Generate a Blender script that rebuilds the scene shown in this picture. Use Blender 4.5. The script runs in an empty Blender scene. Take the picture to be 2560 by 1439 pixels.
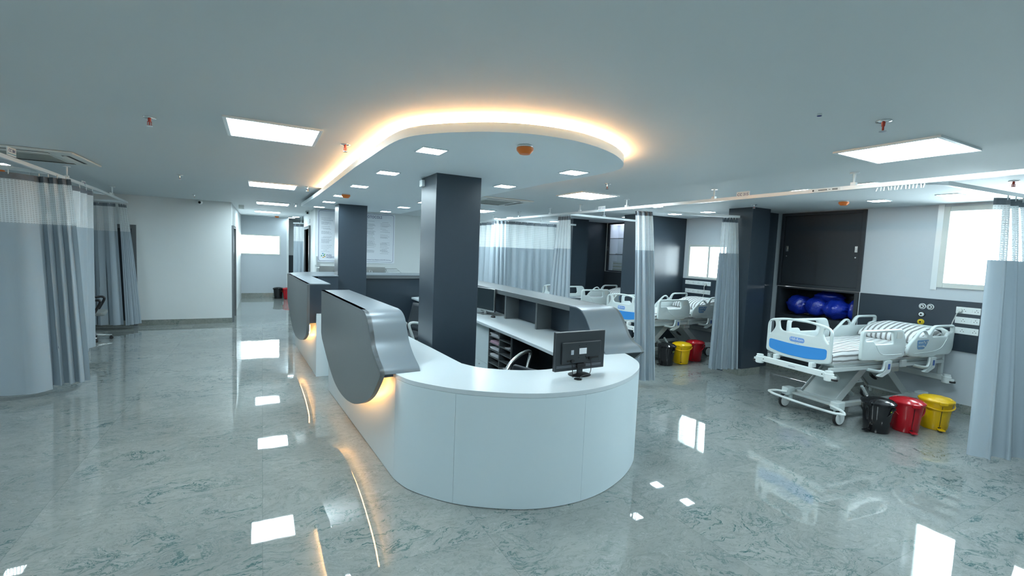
import bpy, bmesh, math, random
from math import sin, cos, pi, radians
from mathutils import Matrix, Vector
random.seed(7)
S = bpy.context.scene
COL = S.collection

# ------------------------------------------------------------------ camera, light, exposure
def cam_matrix():
    a, b, c = -0.49363773, -0.07580356, -0.03996216
    R = Matrix.Rotation(a, 3, 'Z') @ Matrix.Rotation(b, 3, 'X') @ Matrix.Rotation(c, 3, 'Y')
    r, f, u = R @ Vector((1, 0, 0)), R @ Vector((0, 1, 0)), R @ Vector((0, 0, 1))
    M = Matrix(((r.x, u.x, -f.x, 0), (r.y, u.y, -f.y, 0), (r.z, u.z, -f.z, 1.7), (0, 0, 0, 1)))
    return M
cd = bpy.data.cameras.new('camera'); cam = bpy.data.objects.new('camera', cd); COL.objects.link(cam)
cd.sensor_width = 36; cd.lens = 36 * 1165.3 / 2560; cd.clip_start = 0.05; cd.clip_end = 200
cam.matrix_world = cam_matrix(); S.camera = cam

W = bpy.data.worlds.new('world'); S.world = W; W.use_nodes = True
bg = W.node_tree.nodes['Background']; bg.inputs[0].default_value = (0.82, 0.94, 1.0, 1); bg.inputs[1].default_value = 7.0
S.view_settings.view_transform = 'Standard'; S.view_settings.look = 'None'
S.view_settings.exposure = 1.45; S.view_settings.gamma = 1.0; S.view_settings.use_curve_mapping = False
PANEL_E = 17.0     # radiance of the big ceiling panels
DOWN_E = 25.0      # radiance of the small downlights
WARM_E = 60.0       # cove strip

# ------------------------------------------------------------------ materials
def mat(name, col, rough=0.5, metal=0.0, spec=0.5, var=0.0, vscale=6, bump=0.0, bscale=200, coat=0.0, trans=0.0, emit=None, es=0.0, alpha=None):
    m = bpy.data.materials.new(name); m.use_nodes = True
    nt = m.node_tree; n = nt.nodes; l = nt.links; p = n['Principled BSDF']
    p.inputs['Base Color'].default_value = (*col, 1); p.inputs['Roughness'].default_value = rough
    p.inputs['Metallic'].default_value = metal; p.inputs['Specular IOR Level'].default_value = spec
    if coat: p.inputs['Coat Weight'].default_value = coat; p.inputs['Coat Roughness'].default_value = 0.03
    if emit: p.inputs['Emission Color'].default_value = (*emit, 1); p.inputs['Emission Strength'].default_value = es
    if var or bump:
        tc = n.new('ShaderNodeTexCoord')
    if var:
        nz = n.new('ShaderNodeTexNoise'); nz.inputs['Scale'].default_value = vscale; nz.inputs['Detail'].default_value = 4
        l.new(tc.outputs['Object'], nz.inputs['Vector'])
        mx = n.new('ShaderNodeMix'); mx.data_type = 'RGBA'; mx.inputs[6].default_value = (*[c * (1 - var) for c in col], 1)
        mx.inputs[7].default_value = (*[min(1, c * (1 + var)) for c in col], 1)
        l.new(nz.outputs['Fac'], mx.inputs[0]); l.new(mx.outputs[2], p.inputs['Base Color'])
    if bump:
        nb = n.new('ShaderNodeTexNoise'); nb.inputs['Scale'].default_value = bscale; nb.inputs['Detail'].default_value = 3
        l.new(tc.outputs['Object'], nb.inputs['Vector'])
        b = n.new('ShaderNodeBump'); b.inputs['Strength'].default_value = bump; b.inputs['Distance'].default_value = 0.01
        l.new(nb.outputs['Fac'], b.inputs['Height']); l.new(b.outputs['Normal'], p.inputs['Normal'])
    return m

def emat(name, col, strength):
    m = bpy.data.materials.new(name); m.use_nodes = True; nt = m.node_tree; nt.nodes.clear()
    o = nt.nodes.new('ShaderNodeOutputMaterial'); e = nt.nodes.new('ShaderNodeEmission')
    e.inputs[0].default_value = (*col, 1); e.inputs[1].default_value = strength
    nt.links.new(e.outputs[0], o.inputs[0]); return m

def marble(name, base, dark, light, teal, rough, tile=1.2, joint=True):
    m = bpy.data.materials.new(name); m.use_nodes = True; nt = m.node_tree; n = nt.nodes; l = nt.links
    p = n['Principled BSDF']; p.inputs['Roughness'].default_value = rough; p.inputs['Specular IOR Level'].default_value = 0.75
    geo = n.new('ShaderNodeNewGeometry')
    def vmath(op, a, b=None, val=None):
        v = n.new('ShaderNodeVectorMath'); v.operation = op; l.new(a, v.inputs[0])
        if b is not None: l.new(b, v.inputs[1])
        if val is not None: v.inputs[1].default_value = val
        return v
    def mth(op, a, b, clamp=False):
        v = n.new('ShaderNodeMath'); v.operation = op; v.use_clamp = clamp
        for i, q in enumerate((a, b)):
            if isinstance(q, (int, float)): v.inputs[i].default_value = q
            else: l.new(q, v.inputs[i])
        return v.outputs[0]
    def ramp(f, stops):
        r = n.new('ShaderNodeValToRGB'); l.new(f, r.inputs[0]); els = r.color_ramp.elements
        while len(els) < len(stops): els.new(0.5)
        for e, (pos, v) in zip(els, stops): e.position = pos; e.color = (v, v, v, 1)
        return r.outputs[0]
    def noise(scale, detail, vec, dist=0.0, rgh=0.6):
        z = n.new('ShaderNodeTexNoise'); z.inputs['Scale'].default_value = scale; z.inputs['Detail'].default_value = detail
        z.inputs['Distortion'].default_value = dist; z.inputs['Roughness'].default_value = rgh; l.new(vec, z.inputs['Vector']); return z
    # every tile shows its own piece of stone
    sc = vmath('MULTIPLY', geo.outputs['Position'], val=(1 / tile, 1 / tile, 1 / tile))
    fl = vmath('FLOOR', sc.outputs[0])
    wn = n.new('ShaderNodeTexWhiteNoise'); l.new(fl.outputs[0], wn.inputs['Vector'])
    off = vmath('MULTIPLY', wn.outputs['Color'], val=(7.0, 7.0, 0.0))
    pos = vmath('ADD', geo.outputs['Position'], off.outputs[0])
    warp = noise(1.6, 5, pos.outputs[0]); wv = vmath('MULTIPLY', warp.outputs['Color'], val=(0.55, 0.55, 0.55))
    vec = vmath('ADD', pos.outputs[0], wv.outputs[0])
    mp = n.new('ShaderNodeMapping'); mp.inputs['Rotation'].default_value = (0, 0, 0.5); mp.inputs['Scale'].default_value = (1.0, 2.3, 1.0)
    l.new(vec.outputs[0], mp.inputs[0])
    n1 = noise(2.2, 9, mp.outputs[0], 0.8, 0.68)
    v1 = ramp(n1.outputs['Fac'], [(0.0, 0), (0.482, 0), (0.492, 1), (0.502, 1), (0.512, 0)])
    n2 = noise(5.5, 8, mp.outputs[0], 1.2, 0.7)
    v2 = ramp(n2.outputs['Fac'], [(0.0, 0), (0.490, 0), (0.497, 1), (0.501, 1), (0.508, 0)])
    brk = ramp(noise(1.5, 3, vec.outputs[0]).outputs['Fac'], [(0.42, 0), (0.62, 1)])
    cloud = noise(1.1, 6, vec.outputs[0], 0.3)
    mott = noise(14, 6, mp.outputs[0], 0.6, 0.7)
    def mix(f, a, b):
        x = n.new('ShaderNodeMix'); x.data_type = 'RGBA'
        if isinstance(f, float): x.inputs[0].default_value = f
        else: l.new(f, x.inputs[0])
        for i, q in ((6, a), (7, b)):
            if isinstance(q, tuple): x.inputs[i].default_value = (*q, 1)
            else: l.new(q, x.inputs[i])
        return x.outputs[2]
    c = mix(ramp(cloud.outputs['Fac'], [(0.3, 0), (0.7, 1)]), base, light)
    c = mix(mth('MULTIPLY', ramp(mott.outputs['Fac'], [(0.35, 1), (0.5, 0)]), 0.3), c, dark)
    c = mix(mth('MULTIPLY', v2, 0.8), c, dark)
    c = mix(mth('MULTIPLY', mth('MULTIPLY', v1, brk), 1.0), c, teal)
    n3 = noise(3.3, 9, mp.outputs[0], 1.0, 0.6)
    v3 = ramp(n3.outputs['Fac'], [(0.0, 0), (0.44, 0), (0.447, 1), (0.455, 0), (1, 0)])
    c = mix(mth('MULTIPLY', v3, 0.2), c, (0.62, 0.66, 0.64))
    if joint:
        fr = vmath('FRACTION', sc.outputs[0]); sp = n.new('ShaderNodeSeparateXYZ'); l.new(fr.outputs[0], sp.inputs[0])
        jx = mth('LESS_THAN', sp.outputs[0], 0.0026); jy = mth('LESS_THAN', sp.outputs[1], 0.0026)
        c = mix(mth('MULTIPLY', mth('MAXIMUM', jx, jy), 0.55), c, dark)
    l.new(c, p.inputs['Base Color'])
    wb = noise(3.0, 2, geo.outputs['Position']); b = n.new('ShaderNodeBump'); b.inputs['Strength'].default_value = 0.02; b.inputs['Distance'].default_value = 0.02
    l.new(wb.outputs['Fac'], b.inputs['Height']); l.new(b.outputs['Normal'], p.inputs['Normal'])
    return m

M = {}
M['floor'] = marble('marble_floor', (0.225, 0.250, 0.243), (0.115, 0.142, 0.14), (0.295, 0.317, 0.308), (0.045, 0.115, 0.115), 0.022)
M['skirt'] = marble('marble_skirting', (0.22, 0.24, 0.22), (0.09, 0.11, 0.10), (0.30, 0.31, 0.28), (0.07, 0.12, 0.11), 0.12, joint=False)
M['wall'] = mat('wall_paint', (0.70, 0.745, 0.75), 0.55, var=0.02, vscale=2, bump=0.03, bscale=60)
M['wallgrey'] = mat('grey_wall_paint', (0.53, 0.58, 0.62), 0.5, var=0.02, vscale=2)
M['ceil'] = mat('ceiling_paint', (0.62, 0.67, 0.69), 0.7, spec=0.3, var=0.015, vscale=1.5)
M['soffit'] = mat('soffit_paint', (0.80, 0.87, 0.90), 0.6, spec=0.3)
M['dark'] = mat('dark_laminate', (0.030, 0.045, 0.062), 0.32, spec=0.5, var=0.06, vscale=18, bump=0.03, bscale=300)
M['darkm'] = mat('charcoal_board', (0.028, 0.036, 0.045), 0.45, var=0.06, vscale=30)
M['hutch'] = mat('slate_laminate', (0.120, 0.135, 0.143), 0.33, spec=0.6, var=0.05, vscale=25, bump=0.03, bscale=350)
M['sheet'] = mat('satin_grey_sheet', (0.185, 0.22, 0.25), 0.30, spec=0.6, metal=0.2)
M['white'] = mat('white_laminate', (0.60, 0.70, 0.745), 0.42, var=0.01)
M['top'] = mat('white_countertop', (0.58, 0.645, 0.68), 0.28, var=0.01)
M['plastic'] = mat('white_plastic', (0.72, 0.77, 0.77), 0.3)
M['bedwhite'] = mat('bed_plastic', (0.62, 0.69, 0.69), 0.32, var=0.015)
M['bedgrey'] = mat('bed_metal_paint', (0.50, 0.55, 0.55), 0.38)
M['blue'] = mat('blue_inlay', (0.045, 0.27, 0.68), 0.35)
M['badge'] = mat('badge_blue', (0.16, 0.32, 0.70), 0.4)
M['panelblue'] = mat('control_panel_blue', (0.17, 0.33, 0.55), 0.35)
M['darkblue'] = mat('latch_blue', (0.03, 0.10, 0.38), 0.35)
M['black'] = mat('black_plastic', (0.012, 0.012, 0.014), 0.3)
M['blackgloss'] = mat('black_gloss_plastic', (0.010, 0.010, 0.012), 0.12)
M['red'] = mat('red_plastic', (0.50, 0.010, 0.020), 0.16)
M['yellow'] = mat('yellow_plastic', (0.86, 0.52, 0.004), 0.2)
M['screen'] = mat('dark_screen', (0.020, 0.030, 0.036), 0.25)
M['monitor'] = mat('monitor_back', (0.030, 0.036, 0.042), 0.4, bump=0.05, bscale=500)
M['steel'] = mat('brushed_steel', (0.62, 0.64, 0.63), 0.25, metal=0.9, var=0.05, vscale=40)
M['chrome'] = mat('chrome', (0.75, 0.76, 0.77), 0.12, metal=1.0)
M['alu'] = mat('white_aluminium', (0.72, 0.78, 0.80), 0.3, metal=0.1)
M['rubber'] = mat('rubber', (0.02, 0.02, 0.022), 0.6)
M['orange'] = mat('orange_cap', (0.70, 0.17, 0.02), 0.4)
M['sprred'] = mat('sprinkler_bulb_red', (0.42, 0.05, 0.03), 0.35)
M['frame'] = mat('window_frame_cream', (0.62, 0.65, 0.62), 0.4)
M['acwhite'] = mat('air_unit_white', (0.60, 0.63, 0.61), 0.45)
M['acgrille'] = mat('air_unit_grille', (0.28, 0.30, 0.28), 0.5)
M['slot'] = mat('dark_slot', (0.006, 0.006, 0.006), 0.6)
M['ink'] = mat('navy_ink', (0.03, 0.05, 0.20), 0.6)
M['greyink'] = mat('grey_ink', (0.40, 0.44, 0.50), 0.6)
M['poster'] = mat('poster_board', (0.82, 0.87, 0.93), 0.35)
M['paper'] = mat('paper', (0.74, 0.76, 0.80), 0.6)
M['pinkpaper'] = mat('pink_paper', (0.60, 0.42, 0.52), 0.6)
M['lit'] = emat('lit_diffuser', (0.77, 0.94, 1.0), PANEL_E)
M['down'] = emat('lit_downlight', (0.74, 0.93, 1.0), DOWN_E)
M['warm'] = emat('warm_led', (1.0, 0.50, 0.19), WARM_E)
M['warmlow'] = emat('warm_led_low', (1.0, 0.46, 0.14), 26.0)
M['cuplight'] = emat('cupboard_led', (0.80, 0.85, 1.0), 2.2)
M['green'] = mat('logo_green', (0.15, 0.45, 0.20), 0.5)
M['teal'] = mat('logo_teal', (0.03, 0.30, 0.42), 0.5)
M['gold'] = mat('logo_gold', (0.70, 0.42, 0.08), 0.5)
M['lime'] = mat('lime_sticker', (0.45, 0.60, 0.05), 0.4)
M['header'] = mat('curtain_header_grey', (0.16, 0.19, 0.22), 0.75, var=0.25, vscale=40)
M['gold_out'] = mat('outlet_yellow', (0.75, 0.55, 0.02), 0.35)
M['shadegrey'] = mat('grey_fabric_seat', (0.20, 0.22, 0.22), 0.8)

def bagmat():
    m = mat('blue_bag_film', (0.010, 0.035, 0.42), 0.16, spec=0.8)
    nt = m.node_tree; n = nt.nodes; l = nt.links; p = n['Principled BSDF']
    tc = n.new('ShaderNodeTexCoord'); a = n.new('ShaderNodeTexNoise'); a.inputs['Scale'].default_value = 16; a.inputs['Detail'].default_value = 3; a.inputs['Distortion'].default_value = 1.5
    l.new(tc.outputs['Object'], a.inputs['Vector']); b = n.new('ShaderNodeBump'); b.inputs['Strength'].default_value = 0.55; b.inputs['Distance'].default_value = 0.02
    l.new(a.outputs['Fac'], b.inputs['Height']); l.new(b.outputs['Normal'], p.inputs['Normal']); return m
M['bag'] = bagmat()

def glassmat():
    m = bpy.data.materials.new('window_glass'); m.use_nodes = True; nt = m.node_tree; n = nt.nodes; n.clear()
    o = n.new('ShaderNodeOutputMaterial'); t = n.new('ShaderNodeBsdfTransparent'); t.inputs[0].default_value = (0.97, 1, 1, 1)
    g = n.new('ShaderNodeBsdfGlossy'); g.inputs['Roughness'].default_value = 0.03
    f = n.new('ShaderNodeFresnel'); f.inputs[0].default_value = 1.3; x = n.new('ShaderNodeMixShader')
    nt.links.new(f.outputs[0], x.inputs[0]); nt.links.new(t.outputs[0], x.inputs[1]); nt.links.new(g.outputs[0], x.inputs[2]); nt.links.new(x.outputs[0], o.inputs[0])
    return m
M['glass'] = glassmat()

def fabric(name, col, tr=0.25):
    m = bpy.data.materials.new(name); m.use_nodes = True; nt = m.node_tree; n = nt.nodes; l = nt.links; n.clear()
    o = n.new('ShaderNodeOutputMaterial'); p = n.new('ShaderNodeBsdfPrincipled'); p.inputs['Base Color'].default_value = (*col, 1)
    p.inputs['Roughness'].default_value = 0.6; p.inputs['Specular IOR Level'].default_value = 0.35
    uv = n.new('ShaderNodeUVMap'); w = n.new('ShaderNodeTexNoise'); w.inputs['Scale'].default_value = 9; w.inputs['Detail'].default_value = 5
    mp = n.new('ShaderNodeMapping'); mp.inputs['Scale'].default_value = (1, 0.5, 1); l.new(uv.outputs[0], mp.inputs[0]); l.new(mp.outputs[0], w.inputs['Vector'])
    b = n.new('ShaderNodeBump'); b.inputs['Strength'].default_value = 0.35; b.inputs['Distance'].default_value = 0.01; l.new(w.outputs['Fac'], b.inputs['Height']); l.new(b.outputs['Normal'], p.inputs['Normal'])
    t = n.new('ShaderNodeBsdfTranslucent'); t.inputs[0].default_value = (*col, 1); x = n.new('ShaderNodeMixShader'); x.inputs[0].default_value = tr
    l.new(p.outputs[0], x.inputs[1]); l.new(t.outputs[0], x.inputs[2]); l.new(x.outputs[0], o.inputs[0]); return m
M['fabric'] = fabric('grey_blue_curtain', (0.385, 0.455, 0.51))

def netting():
    m = bpy.data.materials.new('white_curtain_net'); m.use_nodes = True; nt = m.node_tree; n = nt.nodes; l = nt.links; n.clear()
    def mth(op, a, b):
        v = n.new('ShaderNodeMath'); v.operation = op
        for i, q in enumerate((a, b)):
            if isinstance(q, (int, float)): v.inputs[i].default_value = q
            else: l.new(q, v.inputs[i])
        return v.outputs[0]
    o = n.new('ShaderNodeOutputMaterial'); uv = n.new('ShaderNodeUVMap'); sp = n.new('ShaderNodeSeparateXYZ'); l.new(uv.outputs[0], sp.inputs[0])
    fu = mth('FRACT', mth('MULTIPLY', sp.outputs[0], 38), 0); fv = mth('FRACT', mth('MULTIPLY', sp.outputs[1], 52), 0)
    hole = mth('MULTIPLY', mth('GREATER_THAN', fu, 0.35), mth('GREATER_THAN', fv, 0.42))
    al = mth('SUBTRACT', 0.93, mth('MULTIPLY', hole, 0.34))
    d = n.new('ShaderNodeBsdfDiffuse'); d.inputs[0].default_value = (0.80, 0.85, 0.87, 1); t = n.new('ShaderNodeBsdfTranslucent'); t.inputs[0].default_value = (0.80, 0.85, 0.87, 1)
    x = n.new('ShaderNodeMixShader'); x.inputs[0].default_value = 0.45; l.new(d.outputs[0], x.inputs[1]); l.new(t.outputs[0], x.inputs[2])
    tr = n.new('ShaderNodeBsdfTransparent'); y = n.new('ShaderNodeMixShader'); l.new(al, y.inputs[0]); l.new(tr.outputs[0], y.inputs[1]); l.new(x.outputs[0], y.inputs[2])
    l.new(y.outputs[0], o.inputs[0]); return m
M['net'] = netting()

def striped(name, period=0.052, duty=0.42):
    m = bpy.data.materials.new(name); m.use_nodes = True; nt = m.node_tree; n = nt.nodes; l = nt.links; p = n['Principled BSDF']; p.inputs['Roughness'].default_value = 0.8
    uv = n.new('ShaderNodeUVMap'); sp = n.new('ShaderNodeSeparateXYZ'); l.new(uv.outputs[0], sp.inputs[0])
    nz = n.new('ShaderNodeTexNoise'); nz.inputs['Scale'].default_value = 5; l.new(uv.outputs[0], nz.inputs['Vector'])
    a = n.new('ShaderNodeMath'); a.operation = 'MULTIPLY_ADD'; l.new(nz.outputs['Fac'], a.inputs[0]); a.inputs[1].default_value = 0.02; l.new(sp.outputs[0], a.inputs[2])
    k = n.new('ShaderNodeMath'); k.operation = 'MULTIPLY'; k.inputs[1].default_value = 1 / period; l.new(a.outputs[0], k.inputs[0])
    f = n.new('ShaderNodeMath'); f.operation = 'FRACT'; l.new(k.outputs[0], f.inputs[0])
    g = n.new('ShaderNodeMath'); g.operation = 'LESS_THAN'; g.inputs[1].default_value = duty; l.new(f.outputs[0], g.inputs[0])
    mx = n.new('ShaderNodeMix'); mx.data_type = 'RGBA'; mx.inputs[6].default_value = (0.74, 0.76, 0.77, 1); mx.inputs[7].default_value = (0.235, 0.235, 0.235, 1)
    l.new(g.outputs[0], mx.inputs[0]); l.new(mx.outputs[2], p.inputs['Base Color']); return m
M['stripe'] = striped('striped_sheet', 0.052, 0.40)

# ------------------------------------------------------------------ geometry helpers
class G:
    def __init__(s): s.v = []; s.f = []; s.uv = {}; s.M = Matrix.Identity(4)
    def add(s, vs, fs, uvs=None):
        k = len(s.v); s.v += [tuple(s.M @ Vector(p)) for p in vs]
        for i, f in enumerate(fs):
            if uvs: s.uv[len(s.f)] = uvs[i]
            s.f.append(tuple(a + k for a in f))
        return s
    def box(s, x0, x1, y0, y1, z0, z1):
        vs = [(x, y, z) for x in (x0, x1) for y in (y0, y1) for z in (z0, z1)]
        return s.add(vs, [(0, 1, 3, 2), (4, 6, 7, 5), (0, 4, 5, 1), (2, 3, 7, 6), (0, 2, 6, 4), (1, 5, 7, 3)])
    def ext(s, poly, a0, a1, axis='z'):
        n = len(poly)
        def P(p, a): return {'z': (p[0], p[1], a), 'y': (p[0], a, p[1]), 'x': (a, p[0], p[1])}[axis]
        vs = [P(p, a0) for p in poly] + [P(p, a1) for p in poly]
        return s.add(vs, [tuple(range(n)), tuple(range(2 * n - 1, n - 1, -1))] + [(i, (i + 1) % n, (i + 1) % n + n, i + n) for i in range(n)])
    def ribbon(s, outer, inner, z0, z1):
        "closed slab between two open polylines of equal length"
        n = len(outer); vs = []
        for z in (z0, z1): vs += [(p[0], p[1], z) for p in outer] + [(p[0], p[1], z) for p in inner]
        fs = []
        for i in range(n - 1):
            o, q, O, Q = i, n + i, 2 * n + i, 3 * n + i
            fs += [(o, q, q + 1, o + 1), (O, O + 1, Q + 1, Q), (o, o + 1, O + 1, O), (q, Q, Q + 1, q + 1)]
        fs += [(0, 2 * n, 3 * n, n), (n - 1, 2 * n - 1, 4 * n - 1, 3 * n - 1)]
        return s.add(vs, fs)
    def cyl(s, p0, p1, r0, r1=None, n=16, caps=True):
        r1 = r0 if r1 is None else r1; p0, p1 = Vector(p0), Vector(p1); d = (p1 - p0).normalized()
        a = d.orthogonal().normalized(); b = d.cross(a); vs = []
        for p, r in ((p0, r0), (p1, r1)):
            vs += [tuple(p + (a * cos(2 * pi * i / n) + b * sin(2 * pi * i / n)) * r) for i in range(n)]
        fs = [(i, (i + 1) % n, (i + 1) % n + n, i + n) for i in range(n)]
        if caps: fs += [tuple(range(n - 1, -1, -1)), tuple(range(n, 2 * n))]
        return s.add(vs, fs)
    def tube(s, pts, r, n=10, closed=False, flat=1.0):
        pts = [Vector(p) for p in pts]; m = len(pts); vs = []; up = None
        for i, p in enumerate(pts):
            q0 = pts[(i - 1) % m] if closed or i > 0 else p; q1 = pts[(i + 1) % m] if closed or i < m - 1 else p
            d = (q1 - q0).normalized()
            if up is None: up = d.orthogonal().normalized()
            up = (up - d * up.dot(d)).normalized(); w = d.cross(up)
            vs += [tuple(p + up * cos(2 * pi * k / n) * r + w * sin(2 * pi * k / n) * r * flat) for k in range(n)]
        fs = [(i * n + k, i * n + (k + 1) % n, ((i + 1) % m) * n + (k + 1) % n, ((i + 1) % m) * n + k) for i in range(m if closed else m - 1) for k in range(n)]
        if not closed: fs += [tuple(range(n - 1, -1, -1)), tuple(range((m - 1) * n, m * n))]
        return s.add(vs, fs)
    def lathe(s, prof, n=32, c=(0, 0, 0), sx=1.0, sy=1.0):
        vs = []; m = len(prof)
        for r, z in prof: vs += [(c[0] + r * sx * cos(2 * pi * i / n), c[1] + r * sy * sin(2 * pi * i / n), c[2] + z) for i in range(n)]
        fs = [(j * n + i, j * n + (i + 1) % n, (j + 1) * n + (i + 1) % n, (j + 1) * n + i) for j in range(m - 1) for i in range(n)]
        fs += [tuple(range(n - 1, -1, -1)), tuple(range((m - 1) * n, m * n))]
        return s.add(vs, fs)
    def grid(s, nu, nv, fn, uvf=None):
        vs = [fn(i / nu, j / nv) for j in range(nv + 1) for i in range(nu + 1)]; fs = []; us = []
        for j in range(nv):
            for i in range(nu):
                fs.append((j * (nu + 1) + i, j * (nu + 1) + i + 1, (j + 1) * (nu + 1) + i + 1, (j + 1) * (nu + 1) + i))
                if uvf: us.append([uvf(a / nu, b / nv) for a, b in ((i, j), (i + 1, j), (i + 1, j + 1), (i, j + 1))])
        return s.add(vs, fs, us or None)
    def mesh(s, name, fix=True):
        me = bpy.data.meshes.new(name); me.from_pydata(s.v, [], s.f)
        if s.uv:
            u = me.uv_layers.new(name='UVMap')
            for pi_, p in enumerate(me.polygons):
                c = s.uv.get(pi_)
                if c:
                    for k, li in enumerate(p.loop_indices): u.data[li].uv = c[k]
        if fix:
            b = bmesh.new(); b.from_mesh(me); bmesh.ops.recalc_face_normals(b, faces=b.faces); b.to_mesh(me); b.free()
        me.update(); return me

def obj(name, g, m, parent=None, bev=0.0, smooth=False, seg=2, sub=0, auto=False):
    me = g if isinstance(g, bpy.types.Mesh) else g.mesh(name)
    if m is not None and not me.materials: me.materials.append(M[m] if isinstance(m, str) else m)
    o = bpy.data.objects.new(name, me); COL.objects.link(o)
    if parent is not None: o.parent = parent
    if bev:
        b = o.modifiers.new('bevel', 'BEVEL'); b.width = bev; b.segments = seg; b.limit_method = 'ANGLE'; b.angle_limit = radians(40)
    if sub:
        sb = o.modifiers.new('sub', 'SUBSURF'); sb.levels = sub; sb.render_levels = sub
    if smooth:
        for p in me.polygons: p.use_smooth = True
    if auto:
        for p in me.polygons: p.use_smooth = True
        b = bmesh.new(); b.from_mesh(me)
        for e in b.edges:
            if len(e.link_faces) == 2 and e.calc_face_angle(0) > radians(38): e.smooth = False
        b.to_mesh(me); b.free()
    return o
def tag(o, label, cat, group=None):
    o['label'] = label; o['category'] = cat
    if group: o['group'] = group
    return o
def thing(name, label, cat, loc=(0, 0, 0), rz=0.0, group=None):
    o = bpy.data.objects.new(name, None); COL.objects.link(o); o.location = loc; o.rotation_euler = (0, 0, rz); o.empty_display_size = 0.1
    return tag(o, label, cat, group)
def struct(name, g, m, parent=None, **k):
    o = obj(name, g, m, parent, **k)
    if parent is None: o['kind'] = 'structure'
    return o
def dup(root, loc, rz=0.0, label=None, group=None, rx=None):
    r = root.copy(); COL.objects.link(r); r.location = loc; r.rotation_euler = (0, 0, rz)
    if label: r['label'] = label
    if group: r['group'] = group
    for ch in list(root.children):
        c = ch.copy(); COL.objects.link(c); c.parent = r
        for g in ch.children:
            d = g.copy(); COL.objects.link(d); d.parent = c
    return r
def fillet(poly, r, n=5):
    out = []; m = len(poly)
    for i, p in enumerate(poly):
        ri = r[i] if isinstance(r, (list, tuple)) else r
        p, a, b = Vector(p), Vector(poly[i - 1]), Vector(poly[(i + 1) % m])
        da, db = (a - p), (b - p); k = min(ri, da.length * 0.48, db.length * 0.48)
        if k < 1e-4: out.append(tuple(p)); continue
        s, e = p + da.normalized() * k, p + db.normalized() * k
        for t in range(n + 1):
            t /= n; out.append(tuple((1 - t) ** 2 * s + 2 * t * (1 - t) * p + t * t * e))
    return out
def plate(outline, holes, thick, bevel, Mx):
    "flat rounded plate with holes; local outline (a,b), thickness along the normal; Mx maps (a,b,n)"
    cu = bpy.data.curves.new('tmp', 'CURVE'); cu.dimensions = '2D'; cu.fill_mode = 'BOTH'; cu.extrude = max(thick / 2 - bevel, 0.0005); cu.bevel_depth = bevel; cu.bevel_resolution = 2
    cu.offset = -bevel
    for pl in [outline] + list(holes):
        sp = cu.splines.new('POLY'); sp.points.add(len(pl) - 1)
        for q, p in zip(sp.points, pl): q.co = (p[0], p[1], 0, 1)
        sp.use_cyclic_u = True
    o = bpy.data.objects.new('tmp', cu); COL.objects.link(o)
    bpy.context.view_layer.update(); dg = bpy.context.evaluated_depsgraph_get()
    me = bpy.data.meshes.new_from_object(o.evaluated_get(dg)); bpy.data.objects.remove(o); bpy.data.curves.remove(cu)
    me.transform(Mx); b = bmesh.new(); b.from_mesh(me); bmesh.ops.remove_doubles(b, verts=b.verts, dist=1e-5)
    bmesh.ops.recalc_face_normals(b, faces=b.faces); b.to_mesh(me); b.free(); me.materials.clear(); return me
def text_mesh(s, size, Mx, ext=0.0006, align='CENTER', sx=1.0):
    cu = bpy.data.curves.new('tmp', 'FONT'); cu.body = s; cu.size = size; cu.align_x = align; cu.align_y = 'CENTER'; cu.extrude = ext; cu.resolution_u = 3
    o = bpy.data.objects.new('tmp', cu); COL.objects.link(o); bpy.context.view_layer.update(); dg = bpy.context.evaluated_depsgraph_get()
    me = bpy.data.meshes.new_from_object(o.evaluated_get(dg)); bpy.data.objects.remove(o); bpy.data.curves.remove(cu)
    me.transform(Matrix.Diagonal((sx, 1, 1, 1))); me.transform(Mx); me.materials.clear(); return me
def frameM(o, ax, ay, az):
    return Matrix(((ax[0], ay[0], az[0], o[0]), (ax[1], ay[1], az[1], o[1]), (ax[2], ay[2], az[2], o[2]), (0, 0, 0, 1)))
def join(*meshes):
    b = bmesh.new()
    for m in meshes: b.from_mesh(m)
    me = bpy.data.meshes.new('j'); b.to_mesh(me); b.free(); return me

CZ = 2.5      # ceiling height
XW = 7.38     # right wall plane
def wallbox(name, x0, x1, y0, y1, z0=0, z1=CZ, m='wall'): return struct(name, G().box(x0, x1, y0, y1, z0, z1), m)

# ------------------------------------------------------------------ room shell
def wall_y(name, x0, x1, y0, y1, holes, z0=0.0, z1=CZ, m='wall'):
    "wall running along y with openings (ya, yb, za, zb), sorted by ya"
    g = G(); y = y0
    for ya, yb, za, zb in holes:
        g.box(x0, x1, y, ya, z0, z1)
        if za > z0: g.box(x0, x1, ya, yb, z0, za)
        if zb < z1: g.box(x0, x1, ya, yb, zb, z1)
        y = yb
    g.box(x0, x1, y, y1, z0, z1); return struct(name, g, m)
def wall_x(name, y0, y1, x0, x1, holes, z0=0.0, z1=CZ, m='wall'):
    g = G(); x = x0
    for xa, xb, za, zb in holes:
        g.box(x, xa, y0, y1, z0, z1)
        if za > z0: g.box(xa, xb, y0, y1, z0, za)
        if zb < z1: g.box(xa, xb, y0, y1, zb, z1)
        x = xb
    g.box(x, x1, y0, y1, z0, z1); return struct(name, g, m)

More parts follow.
